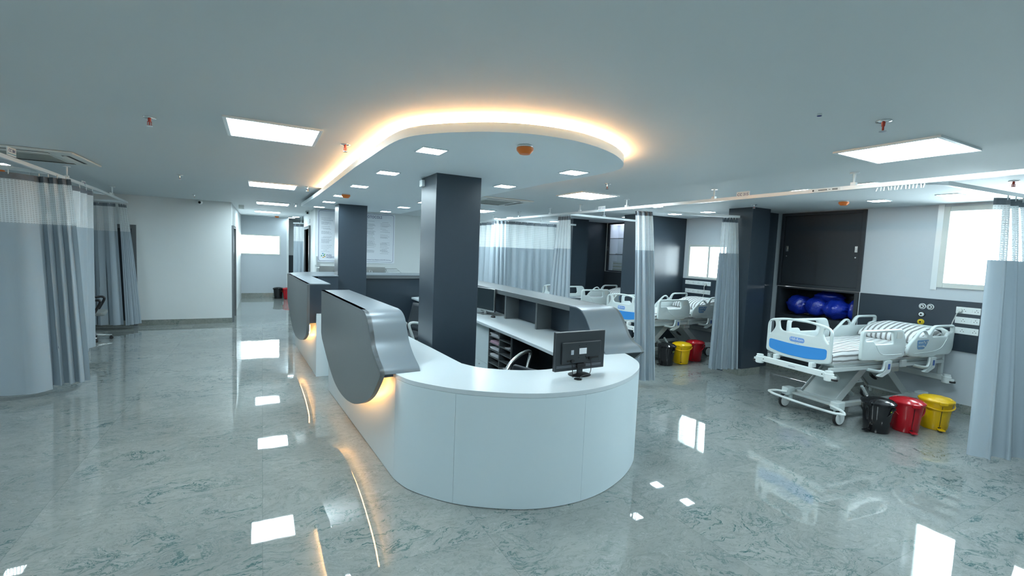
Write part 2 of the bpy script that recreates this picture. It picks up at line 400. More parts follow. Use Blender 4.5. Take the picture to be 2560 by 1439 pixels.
struct('floor', G().box(-5.7, 8.0, -3.7, 18.2, -0.1, 0), 'floor')
struct('ceiling', G().box(-5.7, 8.0, -3.7, 18.2, CZ, CZ + 0.12), 'ceil')
wall_y('wall_right', XW, XW + 0.22, -3.5, 11.5, [(0.9, 2.60, 1.48, 2.47), (3.44, 4.62, 0.10, 2.49), (5.56, 6.46, 1.345, 1.99), (7.66, 8.96, 1.34, 2.49), (9.35, 10.75, 1.345, 2.10)], m='wallgrey')
wall_y('wall_left', -5.7, -5.5, -3.5, 11.5, [(4.2, 5.4, 1.35, 2.2)], m='wallgrey')
wall_x('wall_back', -3.7, -3.5, -5.7, 7.6, [])
wall_x('wall_front_left', 11.305, 11.5, -5.7, -0.76, [(-3.0, -2.19, 0, 1.87)])
wall_y('wall_corridor_left', -0.76, -0.56, 11.305, 16.4, [(11.42, 12.35, 0, 1.98)])
wall_x('wall_front', 16.36, 16.56, -0.76, 0.68, [(-0.62, 0.51, 1.325, 1.94)], m='wallgrey')
struct('wall_alcove_return', G().box(0.68, 0.74, 16.36, 17.6, 0, CZ), 'wall')
struct('wall_alcove_back', G().box(0.74, 4.2, 17.5, 17.7, 0, CZ), 'wall')
struct('wall_alcove_side', G().box(4.0, 4.2, 14.5, 17.5, 0, CZ), 'wall')
wall_x('wall_front_right', 11.30, 11.5, 1.04, 7.6, [])
wall_y('wall_corridor_right', 1.04, 1.24, 11.50, 14.5, [(12.45, 13.85, 0, 2.09)])
struct('wall_alcove_near', G().box(1.24, 4.0, 14.3, 14.5, 0, CZ), 'wall')
# dark clad panels
struct('trim_1', G().box(XW - 0.018, XW, -3.5, 3.42, 0.735, 1.335), 'dark')
struct('trim_2', G().box(XW - 0.018, XW, 4.80, 6.55, 0.735, 1.335), 'dark')
struct('trim_3', G().box(XW - 0.018, XW, 9.0, 11.3, 0.735, 1.335), 'dark')
struct('trim_4', G().box(0.76, 0.93, 17.44, 17.5, 0.72, 1.31), 'dark')
struct('trim_5', G().box(XW - 0.012, XW, 2.60, 2.66, 1.45, CZ), 'alu')
struct('partition_1', G().box(6.71, XW, 4.70, 4.76, 0, CZ), 'dark')
struct('partition_2', G().box(6.12, XW, 6.56, 6.94, 0, CZ), 'dark')
struct('partition_3', G().box(6.48, XW, 8.98, 9.04, 0, CZ), 'dark')
struct('pillar_1', G().box(6.30, 6.71, 4.40, 4.80, 0, CZ), 'dark')
struct('pillar_2', G().box(6.05, 6.48, 8.52, 9.04, 0, CZ), 'dark')
struct('pillar_3', G().box(1.41, 1.86, 4.16, 4.62, 0, 2.42), 'dark', bev=0.004)
struct('pillar_4', G().box(1.13, 1.60, 8.34, 8.78, 0, 2.42), 'dark', bev=0.004)
# skirting
sk = 0.105
for nm, b in (('baseboard_right', (XW - 0.015, XW, -3.5, 4.70)), ('baseboard_right_b', (XW - 0.015, XW, 4.8, 6.56)),
              ('baseboard_front_left', (-5.5, -0.55, 11.285, 11.305)), ('baseboard_front', (-0.56, 0.68, 16.34, 16.36)),
              ('baseboard_front_right', (1.24, XW, 11.28, 11.30)), ('baseboard_left', (-5.5, -5.485, -3.5, 11.3)),
              ('baseboard_corridor_right', (1.025, 1.04, 11.29, 12.4)), ('baseboard_back', (-5.5, 7.38, -3.5, -3.485))):
    struct(nm, G().box(b[0], b[1], b[2], b[3], 0, sk if nm != 'baseboard_front' else 0.14), 'skirt')
struct('baseboard_pillar', G().box(6.285, 6.725, 4.385, 4.70, 0, sk), 'skirt')
struct('baseboard_pillar_b', G().box(6.035, 6.495, 8.505, 8.98, 0, sk), 'skirt')
struct('baseboard_partition', G().box(6.105, XW, 6.545, 6.56, 0, sk), 'skirt')

def window(n, axis, a0, a1, z0, z1, p0, p1, mull=(), fw=0.05):
    "framed opening with panes; p0..p1 is the frame's depth"
    w = bpy.data.objects.new('window_%d' % n, None); COL.objects.link(w); w['kind'] = 'structure'
    def bx(g, a, b, c, d, q0=p0, q1=p1):
        return g.box(q0, q1, a, b, c, d) if axis == 'y' else g.box(a, b, q0, q1, c, d)
    g = G(); bx(g, a0, a0 + fw, z0, z1); bx(g, a1 - fw, a1, z0, z1); bx(g, a0 + fw, a1 - fw, z0, z0 + fw); bx(g, a0 + fw, a1 - fw, z1 - fw, z1)
    for m_ in mull: bx(g, m_ - 0.02, m_ + 0.02, z0 + fw, z1 - fw)
    obj('window_frame', g, 'frame', w, bev=0.004)
    g = G(); q = (p0 + p1) / 2; bx(g, a0 + fw, a1 - fw, z0 + fw, z1 - fw, q - 0.003, q + 0.003); obj('window_pane', g, 'glass', w)
    return w
window(1, 'y', 0.9, 2.60, 1.48, 2.47, XW - 0.02, XW + 0.05, (1.75,), 0.06)
window(2, 'y', 5.56, 6.46, 1.345, 1.99, XW - 0.01, XW + 0.06, (5.98,), 0.04)
window(3, 'y', 9.35, 10.75, 1.345, 2.10, XW - 0.01, XW + 0.06, (10.05,), 0.04)
window(4, 'x', -0.62, 0.51, 1.325, 1.94, 16.34, 16.41, (), 0.035)
window(5, 'y', 4.2, 5.4, 1.35, 2.2, -5.56, -5.49, (4.8,), 0.05)

def door(n, axis, a0, a1, z1, p0, p1, leaf=None, fw=0.07):
    d = bpy.data.objects.new('door_%d' % n, None); COL.objects.link(d); d['kind'] = 'structure'
    def bx(g, a, b, c, e, q0=p0, q1=p1): return g.box(q0, q1, a, b, c, e) if axis == 'y' else g.box(a, b, q0, q1, c, e)
    g = G(); bx(g, a0 - fw, a0, 0, z1 + fw); bx(g, a1, a1 + fw, 0, z1 + fw); bx(g, a0, a1, z1, z1 + fw)
    obj('door_frame', g, 'hutch', d, bev=0.003)
    g = G(); bx(g, a0, a1, 0, z1, *leaf); lf = obj('door_leaf', g, 'darkm', d)
    return d
door(1, 'y', 12.45, 13.85, 2.09, 1.0, 1.26, (1.12, 1.16))
door(2, 'x', -3.0, -2.19, 1.87, 11.28, 11.5, (11.38, 11.42))
door(3, 'y', 11.42, 12.35, 1.98, -0.78, -0.52, (-0.70, -0.66), 0.05)

# ------------------------------------------------------------------ lowered ceiling over the island, with its cove light
SOF = [(0.64, 9.60), (0.703, 7.109), (0.721, 5.407), (0.729, 4.389), (0.75, 3.7), (0.765, 3.268), (0.797, 3.027), (0.862, 2.869), (0.964, 2.731), (1.101, 2.6), (1.223, 2.513),
       (1.37, 2.446), (1.541, 2.412), (1.715, 2.415), (1.904, 2.458), (2.111, 2.549), (2.30, 2.675), (2.43, 2.80), (2.515, 2.93), (2.56, 3.10), (2.56, 3.4), (2.51, 4.026), (2.50, 5.07), (2.50, 9.60)]
def smooth_line(p, k=3):
    out = []
    for i in range(len(p) - 1):
        a, b, c, d = [Vector(p[max(0, min(len(p) - 1, i + j))]) for j in (-1, 0, 1, 2)]
        for t in range(k):
            t /= k; out.append(tuple(0.5 * ((2 * b) + (c - a) * t + (2 * a - 5 * b + 4 * c - d) * t * t + (3 * b - a - 3 * c + d) * t ** 3)))
    out.append(tuple(p[-1])); return out
sof = [SOF[0], SOF[1], SOF[2]] + smooth_line(SOF[3:21], 3) + SOF[21:]
s0 = struct('ceiling_lowered', G().ext(sof, 2.40, 2.456, 'z'), 'soffit', auto=True)
def inset(poly, d):
    c = []; n = len(poly); ar = sum(poly[i][0] * poly[(i + 1) % n][1] - poly[(i + 1) % n][0] * poly[i][1] for i in range(n)); sg = 1 if ar > 0 else -1
    for i, p in enumerate(poly):
        a, b = Vector(poly[i - 1]), Vector(poly[(i + 1) % n]); t = (b - a).normalized(); c.append((p[0] - t.y * d * sg, p[1] + t.x * d * sg))
    return c
i1, i2 = inset(sof, 0.10), inset(sof, 0.30)
core = struct('ceiling_cove_core', G().ext(i2, 2.456, CZ, 'z'), 'soffit')
path = [(p[0], p[1], 2.465) for p in inset(sof, 0.045)[1:-1]]
ls = obj('cove_light_strip', G().tube(path, 0.0055, 6), 'warm'); tag(ls, 'warm LED strip glowing on top of the curved lowered ceiling over the nurse station', 'light strip')

# ------------------------------------------------------------------ ceiling fittings
def panel_light():
    t = thing('ceiling_panel_light', '', 'ceiling light', (0, 0, CZ), 0, 'large square panel lights flush in the ceiling')
    g = G(); a, b = 0.30, 0.277
    for x0, x1, y0, y1 in ((-a, -b, -a, a), (b, a, -a, a), (-b, b, -a, -b), (-b, b, b, a)): g.box(x0, x1, y0, y1, -0.013, -0.0005)
    obj('frame', g, 'alu', t); obj('diffuser', G().box(-b, b, -b, b, -0.009, -0.003), 'lit', t); return t
PL = [(0.075, 3.86, 'large lit ceiling panel between the first two aisle sprinklers'),
      (0.14, 7.38, 'large lit ceiling panel over the aisle, second in the row leading to the corridor'),
      (0.20, 10.75, 'large lit ceiling panel at the mouth of the corridor, third in its row'),
      (0.13, 13.75, 'large lit ceiling panel inside the corridor, last before the orange detector'),
      (3.86, 1.61, 'large lit ceiling panel by the red sprinkler, before the bay with blue bags'),
      (3.83, 5.10, 'large lit ceiling panel beyond the curved lowered ceiling, over the second bay entrance'),
      (3.72, 8.52, 'large lit ceiling panel half hidden by the dark pillar, next to the air unit'),
      (0.07, 0.25, 'unseen lit ceiling panel continuing the aisle row above the camera, added for lighting'), (3.86, -1.9, 'unseen lit ceiling panel over the floor behind the camera, added as front light'),  # both panels out of view, added for their light
      (0.07, -2.6, 'unseen lit ceiling panel by the rear wall, added as front light')]  # also unseen, added to brighten the foreground from behind the camera
p0 = panel_light()
for i, (x, y, lb) in enumerate(PL):
    if i == 0: p0.location = (x, y, CZ); p0['label'] = lb
    else: dup(p0, (x, y, CZ), 0, lb)

def downlight(s=0.098):
    t = thing('downlight', '', 'downlight', (0, 0, CZ), 0, 'small square downlights')
    g = G(); b = s - 0.012
    for x0, x1, y0, y1 in ((-s, -b, -s, s), (b, s, -s, s), (-b, b, -s, -b), (-b, b, b, s)): g.box(x0, x1, y0, y1, -0.008, -0.0005)
    obj('frame', g, 'alu', t, bev=0.002); obj('lens', G().box(-b, b, -b, b, -0.007, -0.002), 'down', t); return t
d0 = downlight(); first = True
o_ = ['first', 'second', 'third', 'fourth', 'fifth', 'sixth']
DL = [(1.06, 3.26, 2.4, 0), (1.04, 4.475, 2.4, 0), (1.0, 5.70, 2.4, 0), (0.975, 7.0, 2.4, 0), (0.953, 8.13, 2.4, 0), (0.93, 9.36, 2.4, 0)]
LD = [(x, y, z, '%s square downlight along the aisle-side row of the lowered ceiling, from the tip' % o_[i]) for i, (x, y, z, _) in enumerate(DL)]
LD += [(x, y, 2.4, 'square downlight in the lowered ceiling, %s in the row on the bed-bay side' % o_[i]) for i, (x, y) in enumerate([(2.33, 3.31), (2.27, 4.47), (2.21, 5.70), (2.17, 6.9), (2.14, 8.0), (2.12, 9.25)])]
LD += [(6.55, 2.94, CZ, 'square downlight over the striped bed, close to the dark cupboard'), (6.47, 2.25, CZ, 'square downlight over the bed head by the bright tall window'),
       (5.18, 2.42, CZ, 'square downlight just behind the curtain rail near the rail joint'), (5.20, 3.05, CZ, 'square downlight peeping over the rail between its label and the hanger rod'),
       (5.36, 5.40, CZ, 'square downlight above the rail at the second bay entrance, beside the bunched curtain'), (5.27, 6.03, CZ, 'square downlight above the rail of the second bay, on the far side of its pair'),
       (6.51, 5.36, CZ, 'square downlight over the second bed next to the pillar'), (6.47, 6.03, CZ, 'square downlight over the second bed head next to the dark partition'),
       (5.23, 7.24, CZ, 'square downlight above the rail beside the third bay label'), (6.46, 7.22, CZ, 'square downlight inside the third bay behind the bunched curtain'),
       (5.19, 7.94, CZ, 'square downlight at the third bay entrance by a hanger rod'), (5.03, 9.50, CZ, 'square downlight over the rail of the closed bay, by its second hanger'),
       (4.98, 10.10, CZ, 'square downlight over the rail of the closed bay, by its last hanger'), (6.29, 9.64, CZ, 'square downlight inside the closed bay, nearer its dark pillar'),
       (6.26, 10.23, CZ, 'square downlight inside the closed bay, nearer its end wall'), (-2.72, 7.72, CZ, 'square downlight over the curtained bay at the edge of the ward, by the air unit'),
       (-2.90, 9.38, CZ, 'square downlight over the curtained bay seen through the curtain netting'), (-3.9, 7.7, CZ, 'square downlight deep inside the curtained bay'),
       (0.81, 16.1, CZ, 'square downlight at the alcove end of the corridor, the one by the far wall'), (0.89, 15.35, CZ, 'square downlight at the alcove end of the corridor, the one by the sprinkler'),
       (-3.2, 3.6, CZ, 'square downlight in the bay beside the camera'), (-3.2, 1.4, CZ, 'square downlight in the bay behind the curtain near the camera')]
for i, (x, y, z, lb) in enumerate(LD):
    if i == 0: d0.location = (x, y, z); d0['label'] = lb
    else: dup(d0, (x, y, z), 0, lb)

def sprinkler(red=True):
    t = thing('sprinkler', '', 'sprinkler', (0, 0, CZ), 0, 'ceiling sprinklers')
    obj('escutcheon', G().lathe([(0.004, -0.001), (0.038, -0.001), (0.036, -0.006), (0.016, -0.009), (0.01, -0.009)], 20), 'chrome', t, smooth=True)
    obj('stem', G().cyl((0, 0, -0.006), (0, 0, -0.03), 0.010, 0.008, 12).box(-0.012, -0.009, -0.003, 0.003, -0.055, -0.028).box(0.009, 0.012, -0.003, 0.003, -0.055, -0.028).box(-0.012, 0.012, -0.003, 0.003, -0.031, -0.027), 'sprred' if red else 'chrome', t)
    obj('bulb', G().cyl((0, 0, -0.03), (0, 0, -0.052), 0.004), 'sprred', t); obj('deflector', G().cyl((0, 0, -0.055), (0, 0, -0.058), 0.018, n=12), 'chrome', t); return t
sp = sprinkler(); sp2 = sprinkler(False)
for i, (s_, x, y, lb) in enumerate([(sp, -0.66, 3.956, 'red ceiling sprinkler out over the open aisle, next to the large lit panel'), (sp, 0.581, 3.955, 'ceiling sprinkler between the large panel and the curved cove glow'),
        (sp, 3.004, 1.363, 'red ceiling sprinkler above the large panel in the bed-bay aisle'), (sp2, 3.367, 4.129, 'small ceiling sprinkler beyond the tip of the lowered ceiling, over the panel light'),
        (sp2, 0.562, 7.193, 'ceiling sprinkler close to the glowing cove, by the second panel'), (sp2, -0.908, 7.188, 'ceiling sprinkler over the aisle near the air unit'),
        (sp2, -1.058, 10.053, 'ceiling sprinkler near the wall camera'), (sp2, 0.60, 10.4, 'tiny ceiling sprinkler beside the third panel light'),
        (sp, 5.806, 1.596, 'ceiling sprinkler inside the first bay beside the bright window'), (sp2, 6.04, 4.21, 'ceiling sprinkler just in front of the dark corner pillar')]):
    if s_.get('used'): dup(s_, (x, y, CZ), 0.3 * i, lb)
    else: s_.location = (x, y, CZ); s_['label'] = lb; s_['used'] = 1
for o in bpy.data.objects:
    if 'used' in o: del o['used']

def detector():
    t = thing('smoke_detector', '', 'smoke detector', (0, 0, CZ), 0, 'orange capped smoke detectors')
    obj('base', G().lathe([(0.05, -0.0005), (0.054, -0.004), (0.052, -0.012), (0.03, -0.013)], 24), 'plastic', t, auto=True)
    obj('cap', G().lathe([(0.054, -0.013), (0.057, -0.018), (0.055, -0.032), (0.034, -0.055), (0.005, -0.057)], 24), 'orange', t, auto=True); return t
dt = detector()
for i, (x, y, z, lb) in enumerate([(1.519, 2.72, 2.4, 'orange capped smoke detector under the curved tip of the lowered ceiling'), (1.0, 6.7, 2.4, 'orange capped smoke detector partly glowing in front of a downlight in the lowered ceiling'),
        (6.35, 3.225, CZ, 'orange capped smoke detector over the first bed beside the dark cupboard'), (-2.95, 8.4, CZ, 'orange smoke detector at the picture edge in the curtained bay'), (0.386, 15.5, CZ, 'orange smoke detector at the end of the corridor')]):
    if i == 0: dt.location = (x, y, z); dt['label'] = lb
    else: dup(dt, (x, y, z), 0, lb)

def air_unit():
    t = thing('ceiling_air_unit', '', 'air conditioner', (0, 0, CZ), 0, 'four-way cassette air units in the ceiling')
    obj('frame', G().box(-0.47, 0.47, -0.47, 0.47, -0.022, -0.0005), 'acwhite', t, bev=0.01)
    g = G().box(-0.25, 0.25, -0.25, 0.25, -0.028, -0.023)
    obj('grille_plate', g, 'acwhite', t, bev=0.003); g = G()
    for k in range(22): y = -0.23 + k * 0.0219; g.box(-0.235, 0.235, y - 0.004, y + 0.004, -0.033, -0.0285)
    obj('grille', g, 'acgrille', t)
    for k in range(4):
        g = G(); g.M = Matrix.Rotation(k * pi / 2, 4, 'Z'); g.box(-0.27, 0.27, 0.33, 0.395, -0.0235, -0.0225)
        s_ = obj('air_slot', g, 'slot', t); g = G(); g.M = Matrix.Rotation(k * pi / 2, 4, 'Z') @ Matrix.Translation((0, 0.352, -0.026)) @ Matrix.Rotation(radians(18), 4, 'X'); g.box(-0.265, 0.265, -0.014, 0.014, -0.0015, 0.0015)
        obj('louvre', g, 'acwhite', s_)
    return t
a0 = air_unit(); a0.location = (-2.08, 6.52, CZ); a0['label'] = 'four-way ceiling air unit above the curtained bay with the CC 304 plate'
dup(a0, (3.20, 6.68, CZ), 0, 'four-way ceiling air unit beyond the lowered ceiling, beside the dark pillar')

def dome(name, loc, rz, lb):
    t = thing(name, lb, 'camera', loc, rz, 'white dome security cameras')
    obj('mount', G().cyl((0, 0, -0.0005), (0, 0, -0.014), 0.05, n=24), 'plastic', t)
    g = G(); g.lathe([(0.02, -0.016), (0.042, -0.022), (0.052, -0.045), (0.050, -0.065), (0.036, -0.088), (0.004, -0.096)], 24); obj('housing', g, 'plastic', t, smooth=True)
    g = G(); g.M = Matrix.Translation((0, -0.040, -0.058)) @ Matrix.Rotation(radians(90), 4, 'X'); g.lathe([(0.024, 0), (0.024, 0.012), (0.018, 0.018), (0.004, 0.02)], 20)
    obj('lens_dome', g, 'blackgloss', t, smooth=True)
dome('security_camera', (-1.09, 11.2, CZ), 0, 'white security camera on the ceiling against the plain pale wall')
dome('security_camera', (0.95, 12.2, CZ), 0, 'white security camera above the dark doorway at the corridor mouth')
o = obj('motion_sensor', G().box(1.375, 1.41, 4.50, 4.58, 2.31, 2.375), 'plastic', bev=0.006); tag(o, 'small white sensor box high on the first pillar of the island', 'sensor')
o = obj('exit_sign_box', G().box(-0.45, -0.35, 11.88, 11.92, 2.41, CZ), 'frame'); tag(o, 'small grey box hanging from the ceiling inside the corridor', 'box')
o = obj('wall_switch_plate', G().box(1.03, 1.04, 12.55, 13.35, 2.225, 2.325), 'plastic', bev=0.003); tag(o, 'small white plate on the wall above the dark corridor doorway', 'sign plate')
o = obj('sprinkler_cover', G().cyl((2.612, 1.485, CZ), (2.612, 1.485, CZ - 0.012), 0.012), 'chrome'); tag(o, 'tiny bare pipe stub in the ceiling above the bed-bay aisle', 'pipe stub')

# ------------------------------------------------------------------ nurse station island
def resample(p, n):
    d = [0]
    for a, b in zip(p, p[1:]): d.append(d[-1] + math.dist(a, b))
    out = []; j = 0
    for i in range(n + 1):
        t = d[-1] * i / n
        while j < len(p) - 2 and d[j + 1] < t: j += 1
        k = (t - d[j]) / (d[j + 1] - d[j]); out.append(tuple(p[j][c] + (p[j + 1][c] - p[j][c]) * k for c in range(len(p[0]))))
    return out
OA = [(0.686, 5.75), (0.853, 3.32)]
OB = smooth_line([(0.853, 3.32), (0.90, 3.14), (0.991, 2.985), (1.135, 2.812), (1.30, 2.685), (1.46, 2.590), (1.60, 2.532), (1.758, 2.497), (1.95, 2.488), (2.14, 2.515), (2.32, 2.575), (2.50, 2.66), (2.67, 2.772), (2.80, 2.885), (2.93, 3.05), (3.03, 3.30), (3.06, 3.5)], 4)
OC = [(3.06, 3.5), (3.08, 4.0), (3.26, 8.9)]
IA = [(1.29, 5.75), (1.357, 4.5), (1.388, 4.10), (1.405, 3.774), (1.425, 3.46)]
IB = smooth_line([(1.425, 3.46), (1.50, 3.30), (1.608, 3.198), (1.765, 3.108), (1.979, 3.057), (2.15, 3.10), (2.29, 3.22), (2.37, 3.40)], 4)
IC = [(2.37, 3.40), (2.42, 4.0), (2.50, 5.6), (2.47, 8.56)]
outer = resample(OA, 10) + resample(OB, 64)[1:] + resample(OC, 12)[1:]
inner = resample(IA, 10) + resample(IB, 64)[1:] + resample(IC, 12)[1:]
ct = thing('reception_counter', 'white nurse station counter with a broad curved end facing the open floor', 'counter', (1.9, 4.0, 0))
def local(g, t):
    me = g.mesh('m'); me.transform(Matrix.Translation(-Vector(t.location))); return me
obj('countertop', local(G().ribbon(outer, inner, 0.758, 0.79), ct), 'top', ct, bev=0.002)
def off_in(p, d):
    o = []
    for i, q in enumerate(p):
        a, b = Vector(p[max(0, i - 1)]), Vector(p[min(len(p) - 1, i + 1)]); t = (b - a).normalized(); o.append((q[0] - t.y * d, q[1] + t.x * d))
    return o
cuts = [0, 10]
best = lambda P: min(range(len(outer)), key=lambda i: math.dist(outer[i], P))
dense = resample(outer, 400)
def di(P): return min(range(len(dense)), key=lambda i: math.dist(dense[i], P))
cidx = [0, di((0.853, 3.32)), di((1.137, 2.812)), di((1.948, 2.488)), di((2.82, 2.905)), di((3.08, 4.0)), 400]
for k, (a, b) in enumerate(zip(cidx, cidx[1:])):
    seg = dense[a:b + 1]
    sa, sb = Vector(seg[0]), Vector(seg[1]); seg[0] = tuple(sa + (sb - sa).normalized() * 0.0009)
    sa, sb = Vector(seg[-1]), Vector(seg[-2]); seg[-1] = tuple(sa + (sb - sa).normalized() * 0.0009)
    obj('front_panel', local(G().ribbon(seg, off_in(seg, 0.025), 0.004, 0.757), ct), 'white', ct, auto=True)
lin = off_in(dense, 0.028); obj('backing_board', local(G().ribbon(lin[2:-2], off_in(lin, 0.012)[2:-2], 0.003, 0.755), ct), 'darkm', ct)
obj('end_panel', local(G().ext([(0.71, 5.725), (1.27, 5.725), (1.27, 5.748), (0.71, 5.748)], 0.004, 0.757, 'z'), ct), 'white', ct)

def sweep(profile, th):
    "closed outline of a thin sheet under a profile (s,z)"
    lo = []
    for i, p in enumerate(profile):
        a, b = Vector(profile[max(0, i - 1)]), Vector(profile[min(len(profile) - 1, i + 1)]); t = (b - a).normalized(); lo.append((p[0] + t.y * th, p[1] - t.x * th))
    return profile + lo[::-1]
def hutch_frame(o, u):
    U = Vector((u[0], u[1], 0)).normalized(); X = Vector((U.y, -U.x, 0)); return frameM((o[0], o[1], 0), X, U, (0, 0, 1))
PROF = smooth_line([(0.0, 0.792), (0.032, 0.827), (0.141, 0.883), (0.245, 0.964), (0.300, 1.05), (0.362, 1.140), (0.440, 1.183), (0.533, 1.197)], 4)
def shield(front, pts): return front + pts
# raised ledge nearest the camera
HM = hutch_frame((0.741, 3.306), (-0.069, 1))
h1 = thing('raised_ledge', 'slate grey raised ledge with a rounded shield side and swooping front on the white counter', 'counter ledge', (0, 0, 0)); h1.matrix_world = HM
sh = PROF + [(2.28, 1.197), (2.275, 0.72)] + smooth_line([(2.22, 0.66), (2.05, 0.565), (1.883, 0.478), (1.72, 0.405), (1.565, 0.351), (1.40, 0.32), (1.23, 0.308), (1.08, 0.311), (0.935, 0.325), (0.717, 0.366), (0.443, 0.459), (0.237, 0.565), (0.112, 0.67), (0.02, 0.765)], 3)
obj('side_panel', G().ext(sh, 0.0, 0.034, 'x'), 'hutch', h1, auto=True)
obj('body', G().ext([(p[0], p[1] - 0.014) for p in PROF if p[0] > 0.03] + [(2.26, 1.183), (2.26, 0.791), (0.05, 0.791)], 0.036, 0.292, 'x'), 'dark', h1)
obj('curved_sheet', G().ext(sweep(PROF + [(2.28, 1.197)], 0.012), 0.0, 0.300, 'x'), 'sheet', h1, auto=True)
obj('lip', G().box(0.034, 0.10, 0.012, 2.2, 0.768, 0.789), 'darkm', h1)
low = [p for p in sh[len(PROF) + 2:]]
led = [(0.052, min(max(p[0], 0.10), 2.1) if True else 0, p[1] + 0.055) for p in low if p[1] < 0.70]
o = obj('ledge_light_strip', G().tube(led, 0.004, 6), 'warmlow'); o.matrix_world = HM; tag(o, 'warm LED strip behind the rounded side of the ledge nearest the curved counter end', 'light strip')
# far ledge on the aisle side with the cross ledge behind it
HM2 = hutch_frame((0.504, 6.45), (-0.058, 1))
h2 = thing('raised_ledge', 'slate grey raised ledge with a flat dark end, beyond the gap in the counter', 'counter ledge', (0, 0, 0)); h2.matrix_world = HM2
s2 = [(0, 1.2), (2.245, 1.2), (2.235, 0.80)] + smooth_line([(2.2, 0.745), (2.046, 0.66), (1.80, 0.53), (1.58, 0.43), (1.36, 0.362), (1.10, 0.335), (0.80, 0.345), (0.50, 0.385), (0.308, 0.430), (0.12, 0.50), (0.034, 0.563), (0.0, 0.67)], 3)
obj('side_panel', G().ext(s2, 0.0, 0.034, 'x'), 'hutch', h2, auto=True)
obj('body', G().box(0.036, 0.283, 0.002, 1.63, 0.82, 1.186), 'dark', h2)
obj('ledge_top', G().box(0.0, 0.285, -0.002, 1.63, 1.187, 1.2), 'sheet', h2, bev=0.002)
obj('end_face', G().box(0.034, 0.115, 0.0, 0.03, 0.69, 1.186), 'dark', h2)
led = [(0.052, min(max(p[0], 0.10), 2.1), p[1] + 0.055) for p in s2[4:] if p[1] < 0.62]
o = obj('ledge_light_strip', G().tube(led, 0.004, 6), 'warmlow'); o.matrix_world = HM2; tag(o, 'warm LED strip behind the side of the ledge beyond the counter gap', 'light strip')
fc = thing('counter_base', 'white base carrying the ledge beyond the gap in the nurse station', 'counter', (0.9, 7.4, 0))
obj('end_panel', local(G().box(0.612, 1.12, 6.385, 6.415, 0.0, 0.805), fc), 'white', fc, bev=0.002)
obj('side_panel', local(G().ext([(0.616, 6.416), (0.64, 6.416), (0.515, 8.66), (0.491, 8.66)], 0.0, 0.787, 'z'), fc), 'white', fc)
obj('worktop', local(G().ext([(0.618, 6.416), (1.11, 6.416), (1.02, 8.05), (0.50, 8.05)], 0.788, 0.815, 'z'), fc), 'top', fc)
xh = thing('cross_ledge', 'dark raised ledge closing the back of the nurse station around the second pillar', 'counter ledge', (1.9, 8.9, 0))
foot = [(0.66, 8.11), (1.122, 8.20), (1.122, 8.79), (1.607, 8.79), (1.607, 8.54), (2.66, 8.64), (3.10, 8.70)] + [(3.34, 9.42), (1.15, 9.38)] + smooth_line([(0.90, 9.33), (0.66, 9.2), (0.47, 8.98), (0.385, 8.72)], 4) + [(0.405, 8.10)]
obj('ledge_top', local(G().ext(foot, 1.188, 1.2, 'z'), xh), 'sheet', xh)
obj('fascia', local(G().ext([(1.61, 8.545), (2.66, 8.645), (3.06, 8.70), (3.06, 8.73), (2.66, 8.675), (1.61, 8.575)], 1.135, 1.187, 'z'), xh), 'hutch', xh)
obj('inner_wall', local(G().ext([(1.61, 8.58), (2.66, 8.68), (3.05, 8.73), (3.05, 8.76), (1.61, 8.61)], 0.0, 1.134, 'z'), xh), 'dark', xh)
obj('inner_wall', local(G().ext([(0.80, 8.15), (1.12, 8.21), (1.12, 8.24), (0.80, 8.18)], 0.0, 1.187, 'z'), xh), 'dark', xh)
obj('outer_wall', local(G().ext([(0.55, 8.80), (0.60, 8.80), (1.18, 9.26), (3.25, 9.30), (3.25, 9.36), (1.12, 9.34), (0.55, 8.98)], 0.0, 1.187, 'z'), xh), 'hutch', xh)
# ledge with cubbyholes on the bed side
HM3 = hutch_frame((2.82, 3.34), (0.045, 1))
h3 = thing('cubbyhole_ledge', 'dark raised ledge with open cubbyholes and a swooping end beside the monitor', 'counter ledge', (0, 0, 0)); h3.matrix_world = HM3
P3 = smooth_line([(0.0, 0.792), (0.05, 0.835), (0.14, 0.862), (0.22, 0.915), (0.29, 1.01), (0.362, 1.095), (0.44, 1.150), (0.54, 1.171)], 4)
obj('curved_sheet', G().ext(sweep(P3 + [(0.66, 1.171)], 0.012), -0.002, 0.425, 'x'), 'sheet', h3, auto=True)
obj('end_block', G().ext([(p[0], p[1] - 0.014) for p in P3 if p[0] > 0.04] + [(0.66, 1.157), (0.66, 0.791), (0.06, 0.791)], 0.0, 0.40, 'x'), 'dark', h3)
obj('ledge_top', G().box(-0.002, 0.42, 0.661, 5.36, 1.112, 1.171), 'hutch', h3, bev=0.002)
obj('back_panel', G().box(0.225, 0.25, 0.662, 5.36, 0.791, 1.111), 'dark', h3)
for sdiv in (1.42, 2.31, 3.20, 4.10, 5.0): obj('divider', G().box(0.02, 0.224, sdiv - 0.018, sdiv + 0.018, 0.791, 1.111), 'hutch', h3)
s3 = [(p[0] + 0.0, p[1]) for p in P3] + [(5.34, 1.171), (5.34, 0.7)] + smooth_line([(5.1, 0.55), (4.4, 0.36), (3.0, 0.31), (1.5, 0.31), (0.9, 0.36), (0.5, 0.47), (0.25, 0.6), (0.06, 0.74)], 3)
obj('side_panel', G().ext(s3, 0.426, 0.455, 'x'), 'hutch', h3, auto=True)
obj('outer_body', G().box(0.251, 0.424, 0.664, 5.34, 0.791, 1.111), 'darkm', h3)
